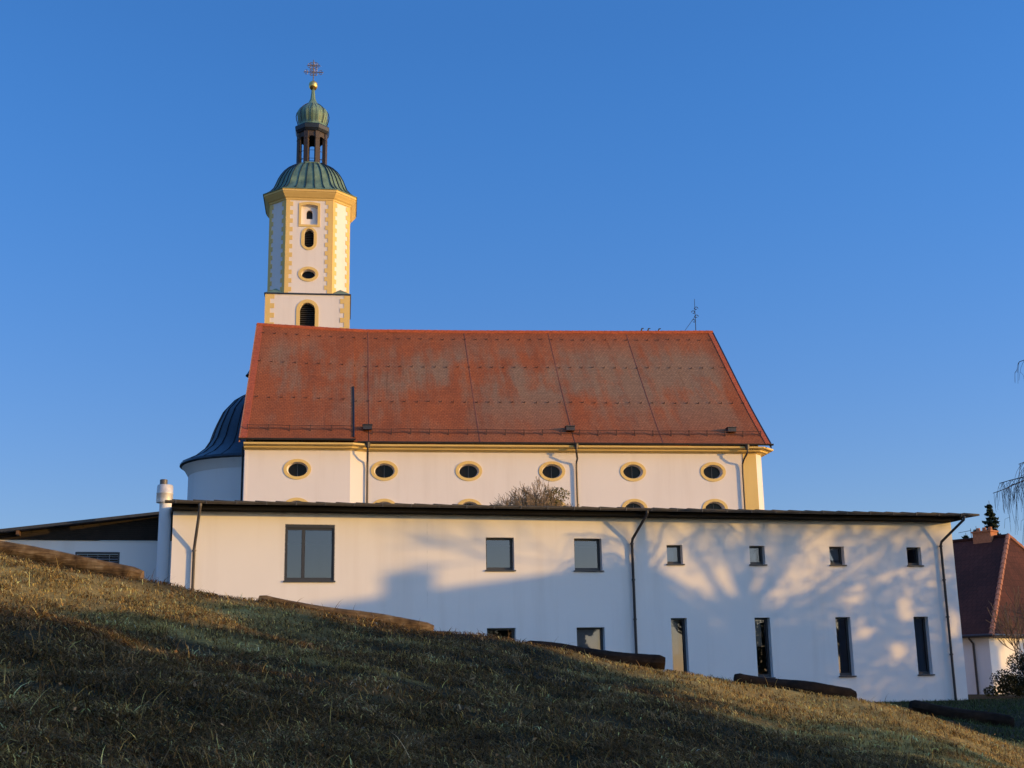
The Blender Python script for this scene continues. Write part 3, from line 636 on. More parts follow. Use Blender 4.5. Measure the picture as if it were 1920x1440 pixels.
for k in range(8):           # arched heads between posts
    a = math.pi*k/4; T = lambda p, a=a: Vector(P0(.90*math.cos(a)+p.y*math.cos(a)-p.x*math.sin(a), .90*math.sin(a)+p.y*math.sin(a)+p.x*math.cos(a), p.z))
    mb = MB(T); w_ = .30; n_ = 8
    top = [(-w_+2*w_*i/n_, 38.95) for i in range(n_+1)]; bot = [(-w_*math.cos(math.pi*i/n_), 38.12+.30*math.sin(math.pi*i/n_)) for i in range(n_+1)]
    for y0 in (.05,-.07):
        for i in range(n_): mb.face([(bot[i][0],y0,bot[i][1]),(bot[i+1][0],y0,bot[i+1][1]),(top[i+1][0],y0,top[i+1][1]),(top[i][0],y0,top[i][1])])
    for i in range(n_): mb.face([(bot[i][0],.05,bot[i][1]),(bot[i+1][0],.05,bot[i+1][1]),(bot[i+1][0],-.07,bot[i+1][1]),(bot[i][0],-.07,bot[i][1])])
    mb.build('lantern_arch', lw, tw, off=off)
    mb = MB(T); mb.tube([(-.3,0,36.75),(.3,0,36.75)], .018, 5); mb.tube([(-.3,0,37.35),(.3,0,37.35)], .018, 5); mb.build('railing', IRON, tw, off=off)
mb = MB(); mb.rings([reg8(1.0,38.75), reg8(1.12,38.78), reg8(1.22,38.95), reg8(1.26,39.2), reg8(1.2,39.28), reg8(.9,39.3)], True, True, True); mb.build('lantern_cornice', SLATE, tw, off=off)
on_ = [(1.24,39.24),(1.06,39.36),(.98,39.5),(1.02,39.68),(1.10,39.95),(1.13,40.2),(1.08,40.45),(.95,40.68),(.72,40.9),(.48,41.08),(.30,41.28),(.19,41.55),(.14,42.0),(.11,42.3)]
mb = MB(); mb.rings([reg8(r,z) for r, z in on_], True, True, True); mb.build('onion_dome', COPPER, tw, True, off)
mb = MB()
def r8(r, a):
    b = (a+math.pi/8+math.pi/8) % (math.pi/4) - math.pi/8; return r*math.cos(math.pi/8)/math.cos(b)
for k in range(24):
    a = 2*math.pi*k/24
    mb.rings([[P0((r8(r,a)+dr)*math.cos(a+da/max(r,.2)), (r8(r,a)+dr)*math.sin(a+da/max(r,.2)), z) for dr, da in ((-.03,-.015),(.03,-.015),(.03,.015),(-.03,.015))] for r, z in on_[2:10]], True, True, True)
mb.build('onion_seams', SLATE, tw, off=off)
mb = MB(); lathe(mb, (TA,TW), [(.08,42.24),(.2,42.3),(.29,42.45),(.31,42.56),(.30,42.62),(.31,42.66),(.27,42.8),(.15,42.9),(.06,42.95)], 20); mb.build('ball', GOLD, tw, True, off)
crm = plain('tarnished_gilt', (.22,.19,.17), .5, .6, .2)
mb = MB(); mb.tube([P0(0,0,42.9),P0(0,0,44.55)], .04, 6)
for z, l in ((43.62,.62),(44.12,.40)):
    mb.tube([P0(-l,0,z),P0(l,0,z)], .035, 6)
    for s in (-1,1):
        curl(mb, TA+s*(l-.14), TW, z+.07, .11, 0, .8, .022, s); curl(mb, TA+s*(l-.14), TW, z-.08, .11, 0, -.8, .022, s); curl(mb, TA+s*.16, TW, z+.14, .14, 0, .8, .024, -s); curl(mb, TA+s*.16, TW, z-.15, .13, 0, -.8, .024, -s)
        mb.tube([P0(s*(l),0,z-.06),P0(s*(l+.06),0,z),P0(s*l,0,z+.06)], .02, 5)
for z, l in ((43.62,.42),(44.12,.30)):
    for sx in (-1,1):
        for sz in (-1,1): mb.tube([P0(sx*.04,0,z+sz*.04),P0(sx*l*.62,0,z+sz*l*.55)], [.03,.012], 5)
mb.build('cross', crm, tw, off=off)

# ================================================================ brown-roofed house at the right edge
c0 = Vector((21.34, 58.0, 0)); ra = Vector((.766,.643,0)); rb = Vector((-.643,.766,0))
hh = thing('tiled_house', 'white house with steep brown tiled hip roof beyond the white building', 'house', (c0.x, c0.y, .5), math.atan2(.643,.766))
def HP(a, b, z): return Vector((a, b, z-.5))     # local a along the right face, b along the left face
mb = MB(); LA, LBk, ZE = 13.6, 16.0, 3.35
mb.face([HP(0,0,0),HP(LA,0,0),HP(LA,0,ZE),HP(0,0,ZE)]); mb.face([HP(0,LBk,0),HP(0,0,0),HP(0,0,ZE),HP(0,LBk,ZE)]); mb.face([HP(LA,0,0),HP(LA,LBk,0),HP(LA,LBk,ZE),HP(LA,0,ZE)]); mb.face([HP(LA,LBk,0),HP(0,LBk,0),HP(0,LBk,ZE),HP(LA,LBk,ZE)])
mb.build('wall', WHITE, hh)
e = .35; AP = HP(6.0,1.8,8.37); AB = HP(6.0,LBk-2,8.37); E_ = [HP(-e,-e,ZE-.05),HP(LA-1+e,-e,ZE-.05),HP(LA-1+e,LBk+e,ZE-.05),HP(-e,LBk+e,ZE-.05)]
mb = MB()
def sf(pts, o, ax):
    n_ = (pts[1]-pts[0]).cross(pts[2]-pts[1]).normalized(); vx = ax.normalized(); vy = n_.cross(vx)
    mb.face(pts, [((p-o).dot(vx), (p-o).dot(vy)) for p in pts])
sf([E_[0],E_[1],AP], E_[0], E_[1]-E_[0]); sf([E_[3],E_[0],AP,AB], E_[0], E_[0]-E_[3]); sf([E_[1],E_[2],AB,AP], E_[1], E_[2]-E_[1]); sf([E_[2],E_[3],AB], E_[2], E_[3]-E_[2]); mb.face(E_[::-1])
rh = mb.build('roof', BROWNTILE, hh)
hip = plain('hip_tiles', (.36,.15,.08), .85, 0, .3, 6)
for a, b in ((E_[0],AP),(E_[1],AP)):
    v = MB()
    for k in range(19):
        p = a.lerp(b, k/19); q = a.lerp(b, (k+1.15)/19); v.tube([p+Vector((0,0,.02)), q+Vector((0,0,.02))], [.13,.10], 7)
    v.build('hip_tiles', hip, rh)
v = MB(); v.tube([AP+Vector((0,0,.01)),AB+Vector((0,0,.01))], .1, 7); v.build('ridge_tiles', BROWNTILE, rh)
v = MB(); v.tube([HP(-e-.05,LBk,ZE-.02),HP(-e-.05,-e-.05,ZE-.02),HP(LA,-e-.05,ZE-.02)], .07, 7); v.build('gutter', PIPE, hh)
v = MB(); v.tube([HP(-.40,.75,ZE-.05),HP(-.35,.75,ZE-.15),HP(-.07,.75,ZE-.35),HP(-.07,.75,.4)], .05, 8); v.build('downpipe', PIPE, hh)
v = MB(); v.box(5.68,2.55,7.4-.5,6.32,3.55,8.66-.5); v.box(5.62,2.49,8.66-.5,6.38,3.61,8.73-.5)
chm = v.build('chimney', BRICK, rh)
for y in (2.72,3.05,3.38): v = MB(); lathe(v, (6.0,y), [(.11,8.2),(.09,8.42),(.07,8.42)], 10); v.build('chimney_pot', BRICK, chm)
v = MB(); v.tube([HP(6,3.8,8.3),HP(6,3.8,8.95)], .015, 5); v.tube([HP(6,3.8,8.85),HP(6,4.5,8.8)], .012, 5); v.build('aerial', IRON, rh)
v = MB(); v.tube([(3.2,4.2,5.2),(3.2,4.2,6.3)], .06, 8); v.build('vent_pipe', ZINC, rh)
v = MB(); v.box(-.02,2.0,.9-.5,.05,2.7,2.5-.5); wn = v.build('window', FRAME, hh); v = MB(); v.box(-.035,1.92,.86-.5,-.02,2.0,2.55-.5); v.box(-.035,2.7,.86-.5,-.02,2.78,2.55-.5); v.build('trim', YELLOW, wn)

# ================================================================ logs
bark = M('weathered_log', .9, 0, .15)
bark.base(bark.mix(.85, bark.ramp(bark.noise(5, (1,1,1), 7), [(.3,(.06,.034,.014)),(.55,(.22,.13,.05)),(.75,(.36,.25,.12))]), bark.ramp(bark.noise(14, (.25,3,3), 5), [(.35,(.45,.42,.4)),(.65,(1.1,1.1,1.1))]), 'MULTIPLY')); bark.bump(bark.noise(12, (.3,2,2), 5), .7, .03)
shade_bark = M('shaded_log', .9, 0, .1)  # darker bark copy with shade painted in, for the logs in shadow
shade_bark.base(shade_bark.ramp(shade_bark.noise(6, (1,1,1), 7), [(.3,(.006,.005,.004)),(.6,(.022,.015,.010)),(.8,(.05,.034,.02))])); shade_bark.bump(shade_bark.noise(12, (.3,2,2), 5), .7, .03)
endm = plain('cut_wood', (.20,.13,.07), .9, 0, .35, 8)
LOGS = [((-9.2,18.35,4.0),(-5.42,18.35,3.22),.115,'sunlit brown log topmost on the slope in front of the side wing'),
        ((-3.72,18.35,2.82),(-1.20,18.35,2.36),.105,'slim brown log lying on the hill crest below the big window'),
        ((.10,18.35,2.09),(2.10,18.35,1.83),.115,'shaded dark log in front of the middle downpipe of the white building'),
        ((3.08,18.35,1.59),(4.78,18.35,1.33),.115,'short dark log in front of the slit windows on the hill crest'),
        ((7.85,26.0,.99),(9.86,26.0,.64),.15,'shaded dark log lying on the green lawn past the golden grass')]
for (a, b, rad, lab) in LOGS:
    A = Vector(a); B = Vector(b)
    Lg = (B-A).length; t = thing('log', lab, 'log', (A+B)/2 - Vector((0,0,rad)), 0, 'logs laid in a row on the slope'); c = (A+B)/2 - Vector((0,0,rad))
    rr = random.Random(int(a[0]*10)); mb = MB(); n_ = 26; rs = []
    dd = (B-A)/Lg; sd = dd.cross(Vector((0,0,1))).normalized(); uu_ = sd.cross(dd)
    for i in range(n_+1):
        f_ = i/n_; edge = min(f_, 1-f_)*Lg; k = 1-.22*max(0, 1-edge/.06)
        cc = A + (B-A)*f_ + uu_*(.015*math.sin(f_*7+a[0])) - c
        rs.append([cc + (sd*math.cos(2*math.pi*j/14) + uu_*math.sin(2*math.pi*j/14))*rad*k*(1+.045*math.sin(j*2.1+i*.35+a[0])+rr.uniform(-.02,.02)) for j in range(14)])
    mb.rings(rs, True, False, False); mb.build('bark', bark.m if a[0] < 0 else shade_bark.m, t, True)
    for q, s in ((rs[0],-1),(rs[-1],1)):
        m2 = MB(); m2.face(q if s > 0 else q[::-1]); m2.build('cut_end', endm if a[0] < 0 else shade_bark.m, t)

# ================================================================ vegetation
def leafmat(name, cols):
    m = M(name, .7, 0, .2); at = m.n('ShaderNodeVertexColor', layer_name='tint'); m.l(at.outputs[0], m.b.inputs['Base Color']); return m.m
LEAF = leafmat('leaves', None)
def leaf_quads(C_, size, tone, flat=.3):
    """leaf-sized quads round the points C_"""
    n = len(C_); a = rng.normal(size=(n,3)); a /= np.linalg.norm(a, axis=1)[:,None]; b = rng.normal(size=(n,3)); b -= a*(a*b).sum(1)[:,None]; b /= np.linalg.norm(b, axis=1)[:,None]
    s = size*rng.uniform(.6,1.4,(n,1)); V = np.stack([C_-a*s, C_-b*s*.5, C_+a*s, C_+b*s*.5], 1).reshape(-1,3)
    F = np.arange(4*n).reshape(n,4); col = np.repeat(np.asarray(tone)*rng.uniform(.55,1.4,(n,1)), 4, 0); return V, F, col
def blob(c, r, n):
    d = rng.normal(size=(n,3)); d /= np.linalg.norm(d, axis=1)[:,None]; q = rng.uniform(.25,1,(n,1))**.5; return np.asarray(c)+d*q*np.asarray(r)
def grow(mb, p, d, L, r, depth, tips, spread=.6, gravity=0., minr=.008, sides=5, up_=.15, rr=None, wob=.13):
    rr = rr or rnd; pts = [p]; rads = [r]; q = Vector(p); dd = Vector(d); n = 4
    for i in range(n):
        dd = (dd + Vector((rr.gauss(0,wob), rr.gauss(0,wob), rr.gauss(0,wob*.8)+up_*.3-gravity))).normalized(); q = q + dd*L/n; pts.append(q.copy()); rads.append(max(minr, r*(1-.45*(i+1)/n)))
    mb.tube(pts, rads, sides if depth > 1 else 4, False)
    if depth == 0: tips.append((q, dd)); return
    k = 3 if depth > 1 else 4
    for i in range(k):
        s = rr.uniform(.45,1) if i else 1; j = min(n, max(1, int(s*n+.5)))
        ax = Vector((rr.gauss(0,1), rr.gauss(0,1), rr.gauss(0,.6))); nd = (dd + ax.normalized()*spread*rr.uniform(.7,1.3)).normalized()
        grow(mb, pts[j], nd, L*rr.uniform(.6,.85), max(minr, rads[j]*.72), depth-1, tips, spread, gravity, minr, sides, up_, rr, wob)
TWIG = plain('twig_bark', (.28,.20,.115), .85, 0, .3, 8); DTWIG = plain('dark_twigs', (.045,.035,.035), .85, 0, .3, 8); TRUNK = plain('grey_bark', (.10,.085,.07), .9, 0, .4, 7)
# bare shrub showing over the flat roof
def bare_bush(name, label, cat, base, stems, H, spread, m, seed, depth=3, rad=.05, minr=.006, lean=.5):
    rr = random.Random(seed); t = thing(name, label, cat, base); mb = MB(); tips = []
    for k in range(stems):
        a = 2*math.pi*k/stems+rr.uniform(-.3,.3); d = Vector((math.cos(a)*lean, math.sin(a)*lean, 1)).normalized()
        grow(mb, Vector((.1*math.cos(a), .1*math.sin(a), 0)), d, H*rr.uniform(.38,.55), rad, depth, tips, spread, 0, minr, 5, .12, rr)
    mb.build('branches', m, t); return t, tips
bp = LF.P(14.35, 12.5, 0)
t, tips = bare_bush('bare_tree', 'bare tan twiggy crown showing above the flat roof', 'tree', (bp.x, bp.y, .8), 3, 1, .5, TWIG, 3, 0)
for o in list(t.children): bpy.data.objects.remove(o)
mb = MB(); rr = random.Random(5); tips = []
mb.tube([(0,0,0),(.05,0,3),(.2,0,6.2)], [.22,.18,.14], 8)
for k in range(32):
    a = rr.uniform(0, 2*math.pi); l = rr.uniform(.1,1.0); d = Vector((math.cos(a)*l*1.15, math.sin(a)*l*.8, 1)).normalized(); grow(mb, Vector((.1+math.cos(a)*l*.75,math.sin(a)*.3,6.25+rr.uniform(-.3,.3))), d, 1.0*(1.05-.22*l), .036, 4, tips, .5, 0, .009, 4, .2, rr)
mb.build('branches', TWIG, t)
C_ = np.concatenate([blob((1.35,-.2,8.75),(.6,.5,.35),420), blob((.5,0,8.3),(1.4,.8,.4),300)]); V, F, c = leaf_quads(C_, .05, (.16,.13,.03)); npmesh('foliage', V, F, LEAF, t, c)

def leafy(name, label, cat, s, h, rs, rh, tau, n, size, group, tone=(.035,.05,.02), rows=None):
    c = sunpos(s, h, tau); g = float(gz(c.x, c.y)); t = thing(name, label, cat, (c.x, c.y, g), 0, group)
    mb = MB(); tips = []; mb.tube([(0,0,0),(0,0,max(.5,c.z-g))], [.25,.12], 8)
    for k in range(7):
        a = k*.9; grow(mb, Vector((0,0,max(.3,(c.z-g)*.6))), Vector((math.cos(a),math.sin(a),.6)).normalized(), rs*.5, .08, 1, tips, .6)
    mb.build('trunk', TRUNK, t)
    pts = []
    k = max(12, n//260)
    for i in range(k):
        q = blob((0,0,0), (.82,.82,.85), 1)[0]; pts.append(blob(q*np.array([rs,rs*.9,rh]), np.array([.34*rs,.34*rs,.30*rh])+.12, n//k))
    C_ = np.concatenate(pts)+np.array([0,0,c.z-g]); C_ = C_[C_[:,2] > .05]
    V, F, col = leaf_quads(C_, size, tone); npmesh('crown', V, F, LEAF, t, col); return t
G = 'evergreens added beyond the right edge to shade the slope'
SHADE = [(4.6,1.2,3.3,4.4,26,9000),(9.0,1.6,2.1,3.2,24,7000),(12.1,.75,2.0,2.45,22,8000),(13.4,2.5,.9,.85,23,2000),(11.4,2.75,1.0,.8,23,2400),(15.0,2.75,1.6,.68,25,2800),(14.25,3.45,.75,.42,26,1100),(19.3,3.75,2.3,1.7,27,5000),(21.5,.8,2.5,3.3,28,6500),(25.5,-.3,3.6,3.2,30,7000),(30.5,-1.0,3.4,3.0,32,6000)]  # unseen crowns, added and sized to shade the slope between lit bands
for k, (s, h, a, b, tau, n) in enumerate(SHADE):
    leafy('shade_evergreen', 'dark evergreen tree added out of view to shade the grass slope', 'tree', s, h, a, b, tau, n, .16, G)
# neighbouring house whose roof line and chimney shade the long white wall
a = sunpos(32, 6.35, 34.7); b = sunpos(41.3, 6.9, 27.6); zr = 10.3
nh = thing('neighbour_house', 'gabled house outside the frame that throws its roof shadow on the white wall', 'house', ((a.x+b.x)/2, (a.y+b.y)/2, .5), math.atan2(b.y-a.y, b.x-a.x))
hl = math.hypot(b.x-a.x, b.y-a.y)/2
mb = MB(); mb.box(-hl+.3,-4.4,0,hl-.3,4.4,5.3); mb.face([(hl-.3,-4.4,5.3),(hl-.3,4.4,5.3),(hl-.3,0,9.6)]); mb.face([(-hl+.3,4.4,5.3),(-hl+.3,-4.4,5.3),(-hl+.3,0,9.6)]); mb.build('wall', WHITE, nh)
mb = MB(); za = a.z-.5; zb = b.z-.5
for s in (-1,1):
    mb.face([(-hl,s*5,4.9),(hl,s*5,4.9),(hl,0,zb),(-hl,0,za)][::s], [(0,6),(9,6),(9,0),(0,0)][::s]); mb.face([(-hl,s*5,4.75),(hl,s*5,4.75),(hl,0,zb-.15),(-hl,0,za-.15)][::-s], [(0,6),(9,6),(9,0),(0,0)][::-s])
rn = mb.build('roof', BROWNTILE, nh)
fr_ = (36.55-32)/(41.3-32); x = -hl+2*hl*fr_; mb = MB(); mb.box(x-.36,-.36,7.5,x+.36,.36,za+(zb-za)*fr_+.55); mb.box(x-.4,-.4,za+(zb-za)*fr_+.55,x+.4,.4,za+(zb-za)*fr_+.63); mb.build('chimney', BRICK, rn)
# big bare trees that dapple the right half of the wall
def dapple(s, hfork, tau, seed, clumps, lab):
    rr = random.Random(seed); c = sunpos(s, hfork, tau); g = float(gz(c.x,c.y)); t = thing('bare_tree', lab, 'tree', (c.x,c.y,g), 0, 'tall bare trees beyond the right edge')
    mb = MB(); tips = []; mb.tube([(0,0,0),(.1,0,(c.z-g)*.5),(0,0,c.z-g)], [.42,.34,.28], 10)
    side = ACR
    for k, (lx, lz) in enumerate(((-.55,1),(.15,1),(.75,.8),(-.2,1.1),(1.0,.45),(.45,1))):
        d = (side*lx + Vector((0,0,lz)) + HOR*rr.uniform(-.5,.5)).normalized(); grow(mb, Vector((0,0,c.z-g-rr.uniform(0,.8))), d, rr.uniform(2.4,3.2), .15, 3, tips, .55, 0, .02, 5, .1, rr)
    mb.build('branches', TRUNK, t)
    pts = []
    for (cs, chh, rs, rh, n) in clumps:
        q = sunpos(cs, chh, tau+rr.uniform(-2,2)); pts.append(blob((q.x-c.x,q.y-c.y,q.z-g), (rs,rs,rh), n))
    V, F, col = leaf_quads(np.concatenate(pts), .13, (.07,.05,.02)); npmesh('foliage', V, F, LEAF, t, col)
HOLES = ((45.72,5.0,.34,.29),(46.9,4.3,.22,.48),(46.65,2.9,.20,.26),(45.95,3.65,.22,.15),(48.0,3.6,.14,.55),(44.9,5.3,.3,.2),(42.7,6.0,.55,.38),(43.2,5.6,.3,.3))
def crown_points(n):
    s_ = rng.uniform(40.8, 49.9, n); h_ = rng.uniform(.8, 9.2, n)
    nz = vnoise(s_, h_, .75, 31)*.6+vnoise(s_, h_, .33, 32)*.4
    lim = 5.55 - .55*np.clip((s_-42.5)/1.5, 0, 1)
    lowc = np.clip((h_-lim)/.7+.5, 0, 1)                     # 0 in the dense low crown, 1 in the thin top
    top = np.clip((s_-40.9)/3.2, .05, 1)*np.clip(1.9*(nz-.28), .05, 1)*.60
    dens = np.clip(.85+1.2*(nz-.3), .6, 1)*(1-lowc)*(s_ > 41.3) + top*lowc
    for a, b, ra_, rb_ in HOLES: dens = dens*np.clip((np.sqrt(((s_-a)/ra_)**2+((h_-b)/rb_)**2)-.75)*2.2, .03, 1)
    k = rng.random(n) < dens; return s_[k], h_[k]
def dapple(s, hfork, tau, seed, lab):
    rr = random.Random(seed); c = sunpos(s, hfork, tau); g = float(gz(c.x,c.y)); t = thing('bare_tree', lab, 'tree', (c.x,c.y,g), 0, 'tall bare trees beyond the right edge')
    mb = MB(); tips = []; mb.tube([(0,0,0),(.1,0,(c.z-g)*.5),(0,0,c.z-g)], [.42,.34,.28], 10)
    for k, (lx, lz) in enumerate(((-.5,1),(-.12,1),(.28,1),(.75,.85),(1.0,.5),(.5,1),(-.8,.9),(1.2,.3),(.1,1))):
        d = (ACR*lx + Vector((0,0,lz)) + HOR*rr.uniform(-.4,.4)).normalized(); grow(mb, Vector((0,0,c.z-g-rr.uniform(-.3,.8))), d, rr.uniform(2.2,3.4), .12, 4, tips, .5, 0, .018, 5, .12, rr, .06)
    mb.build('branches', TRUNK, t)
    s_, h_ = crown_points(56000); ta = tau+rng.uniform(-3,3,len(s_)); ax = np.array(ACR); ho = np.array(HOR)
    V = ax*s_[:,None]+ho*ta[:,None]; V[:,2] = (h_+ta*math.sin(EL))/math.cos(EL); V -= np.array([c.x,c.y,g])
    V, F, col = leaf_quads(V, .082, (.07,.05,.02)); npmesh('foliage', V, F, LEAF, t, col)
dapple(43.3, 5.0, 22, 3, 'tall branching tree outside the frame that dapples the white wall')
for (s,h,a,b) in ((43.6,2.2,2.2,2.9),(47.8,.6,2.2,1.9)):  # unseen crowns added to shade the wall foot
    leafy('shade_evergreen', 'broad evergreen added out of view to shade the foot of the white wall', 'tree', s, h, a, b, 25, 3800, .17, 'evergreens added to shade the foot of the white wall')
for (s,h,a,b) in ((61.4,2.5,1.5,2.4),(64.2,2.4,2.0,2.7)):  # unseen crowns added to shade the house's lower part
    leafy('shade_evergreen', 'evergreen added out of view to shade the lower tiled house', 'tree', s, h, a, b, 44, 1000, .17, 'evergreens added to shade the tiled house')

# conifers behind the tiled house
def conifer(base, H, rad, label, seed):
    rr = np.random.default_rng(seed); t = thing('conifer', label, 'tree', base, 0, 'conifers behind the tiled house')
    mb = MB(); mb.tube([(0,0,0),(0,0,H)], [.05*H**.5*.6,.02], 7); mb.build('trunk', TRUNK, t)
    pts = []
    nl = int(H*2.6)
    for k in range(nl):
        f = k/nl; z = H*(.12+.87*f); R_ = rad*(1-f)**.85*(.75+.5*rr.random())+.08
        for j in range(7):
            a = rr.uniform(0, 2*math.pi); L_ = R_*rr.uniform(.6,1.15); m_ = int(10+26*L_)
            q = rr.random(m_)**.8*L_; pts.append(np.stack([q*math.cos(a), q*math.sin(a), z-q*.28+.1*q*q/max(L_,.1)], 1)+rr.normal(0,.06,(m_,3)))
    V, F, c = leaf_quads(np.concatenate(pts), .17, (.030,.042,.018)); npmesh('crown', V, F, LEAF, t, c)
conifer((41.75,110,.5), 16.0, 2.6, 'tallest pointed dark conifer rising behind the brick chimney', 1)
conifer((40.15,112,.5), 13.45, 1.5, 'smallest conifer tip showing left of the brick chimney', 2)
conifer((40.75,111,.5), 13.9, 1.6, 'second conifer tip close left of the brick chimney', 3)
conifer((42.95,113,.5), 13.7, 1.9, 'conifer tip showing right of the brick chimney', 4)

# weeping birch beyond the right edge
bt = thing('birch_tree', 'bare weeping birch with hanging twigs at the right edge', 'tree', (18.6,37,.7))
rr = random.Random(12); mb = MB(); mb.tube([(0,0,0),(.1,0,4),(-.05,0,8),(.05,0,13.5)], [.22,.18,.13,.04], 9); mb.build('trunk', plain('birch_bark', (.5,.48,.45), .8, 0, .5, 4), bt)
tw_ = MB()
def arc_branch(p0, p1, sag, nh, hang):
    pts = []
    for i in range(13):
        f_ = i/12; q = p0.lerp(p1, f_); q.z += sag*math.sin(math.pi*f_**.75); pts.append(q + Vector((rr.gauss(0,.02),rr.gauss(0,.04),rr.gauss(0,.02))))
    tw_.tube(pts, list(np.linspace(.04,.010,13)), 5, False)
    for k in range(nh):
        f_ = rr.uniform(.25,1)**.8; i = min(11, int(f_*12)); q = pts[i].lerp(pts[i+1], f_*12-i) if i < 12 else pts[12]
        d = Vector((rr.gauss(-.15,.25), rr.gauss(0,.3), rr.uniform(-.2,.35))); L_ = hang*rr.uniform(.35,1.1)*(1.1-.45*f_); P = [q]
        for s in range(7):
            d = (d + Vector((rr.gauss(0,.06), rr.gauss(0,.06), -.42))).normalized() ; P.append(P[-1]+d*L_/7)
        tw_.tube(P, list(np.linspace(.007,.004,8)), 3, False)
        if rr.random() < .6:
            j = rr.randint(2,5); e_ = Vector((rr.gauss(0,.4), rr.gauss(0,.3), -.5)).normalized(); tw_.tube([P[j], P[j]+e_*.15, P[j]+e_*.2+Vector((0,0,-.25))], .0045, 3, False)
V3 = Vector
arc_branch(V3((0,0,6.0)), V3((-4.45,-.1,6.1)), .80, 44, 1.2)
arc_branch(V3((0,0,5.7)), V3((-4.0,.4,6.5)), .75, 40, 2.2)
arc_branch(V3((0,0,5.2)), V3((-3.6,-.3,6.6)), .9, 44, 2.9)
arc_branch(V3((0,0,6.2)), V3((-3.5,.1,7.0)), .8, 40, 3.0)
arc_branch(V3((0,0,4.8)), V3((-3.3,.5,5.9)), .9, 36, 2.2)
arc_branch(V3((0,0,6.6)), V3((-3.3,-.5,7.5)), .5, 26, 2.6)
arc_branch(V3((0,0,9.4)), V3((-3.1,.2,10.2)), .75, 30, 1.2)
arc_branch(V3((0,0,9.0)), V3((-2.95,-.2,10.3)), .7, 30, 1.4)
for k in range(10):
    a = rr.uniform(-1.2,1.2); arc_branch(V3((0,0,rr.uniform(4.5,11))), V3((math.cos(a)*2.8, math.sin(a)*2.8, rr.uniform(5,11))), .8, 16, 1.6)
tw_.build('branches', DTWIG, bt)
# bare shrub and dark hedge before the tiled house
t, tips = bare_bush('bare_shrub', 'leafless pale branched shrub before the tiled house wall', 'shrub', (20.3,50.0,.75), 6, 3.6, .42, plain('pale_twigs', (.12,.085,.06), .85), 8, 3, .045, .012, .85)
t = thing('hedge_bush', 'dark evergreen bush at the right edge under the tiled house', 'bush', (19.75,49.0,.75))
mb = MB(); tips = []
for k in range(5): grow(mb, V3((0,0,0)), V3((math.cos(k*1.3)*.5,math.sin(k*1.3)*.5,1)).normalized(), .8, .04, 2, tips, .6)
mb.build('stems', TRUNK, t)
pts = [blob((rr.uniform(-1.5,1.7), rr.uniform(-.5,.6), rr.uniform(.25,1.45)), (.5,.5,.4), 900) for k in range(22)] + [blob((.6,0,1.7),(.5,.4,.35),600)]
C_ = np.concatenate(pts); C_ = C_[C_[:,2] > .02]; V, F, c = leaf_quads(C_, .038, (.016,.022,.010)); npmesh('foliage', V, F, LEAF, t, c)
t = thing('low_plant', 'small leafy plant at the foot of the tiled house downpipe', 'plant', (19.6,52.5,.75)); C_ = np.concatenate([blob((q,0,.2),(.3,.2,.25),160) for q in (-.4,.1,.8)]); C_ = C_[C_[:,2] > .0]; V, F, c = leaf_quads(C_, .06, (.02,.035,.012)); npmesh('foliage', V, F, LEAF, t, c)

# ================================================================ grass
gmat = M('grass_blades', .75, 0, .15); at = gmat.n('ShaderNodeVertexColor', layer_name='tint'); gmat.l(at.outputs[0], gmat.b.inputs['Base Color'])
trl = gmat.n('ShaderNodeBsdfTranslucent'); gmat.l(at.outputs[0], trl.inputs[0]); mxs = gmat.n('ShaderNodeMixShader'); mxs.inputs[0].default_value = .3
gmat.l(gmat.b.outputs[0], mxs.inputs[1]); gmat.l(trl.outputs[0], mxs.inputs[2]); gmat.l(mxs.outputs[0], gmat.t.nodes['Material Output'].inputs[0])
DULL = np.array([(.060,.034,.010),(.122,.068,.019),(.185,.100,.031),(.27,.158,.060),(.37,.238,.105),(.46,.33,.17)])
STRAW = np.array([(.21,.13,.036),(.38,.24,.066),(.53,.36,.10),(.66,.47,.15),(.74,.58,.22),(.78,.66,.33)])
GREEN = np.array([(.026,.034,.011),(.042,.055,.016),(.062,.078,.024),(.09,.10,.035),(.13,.13,.05),(.20,.18,.09)])
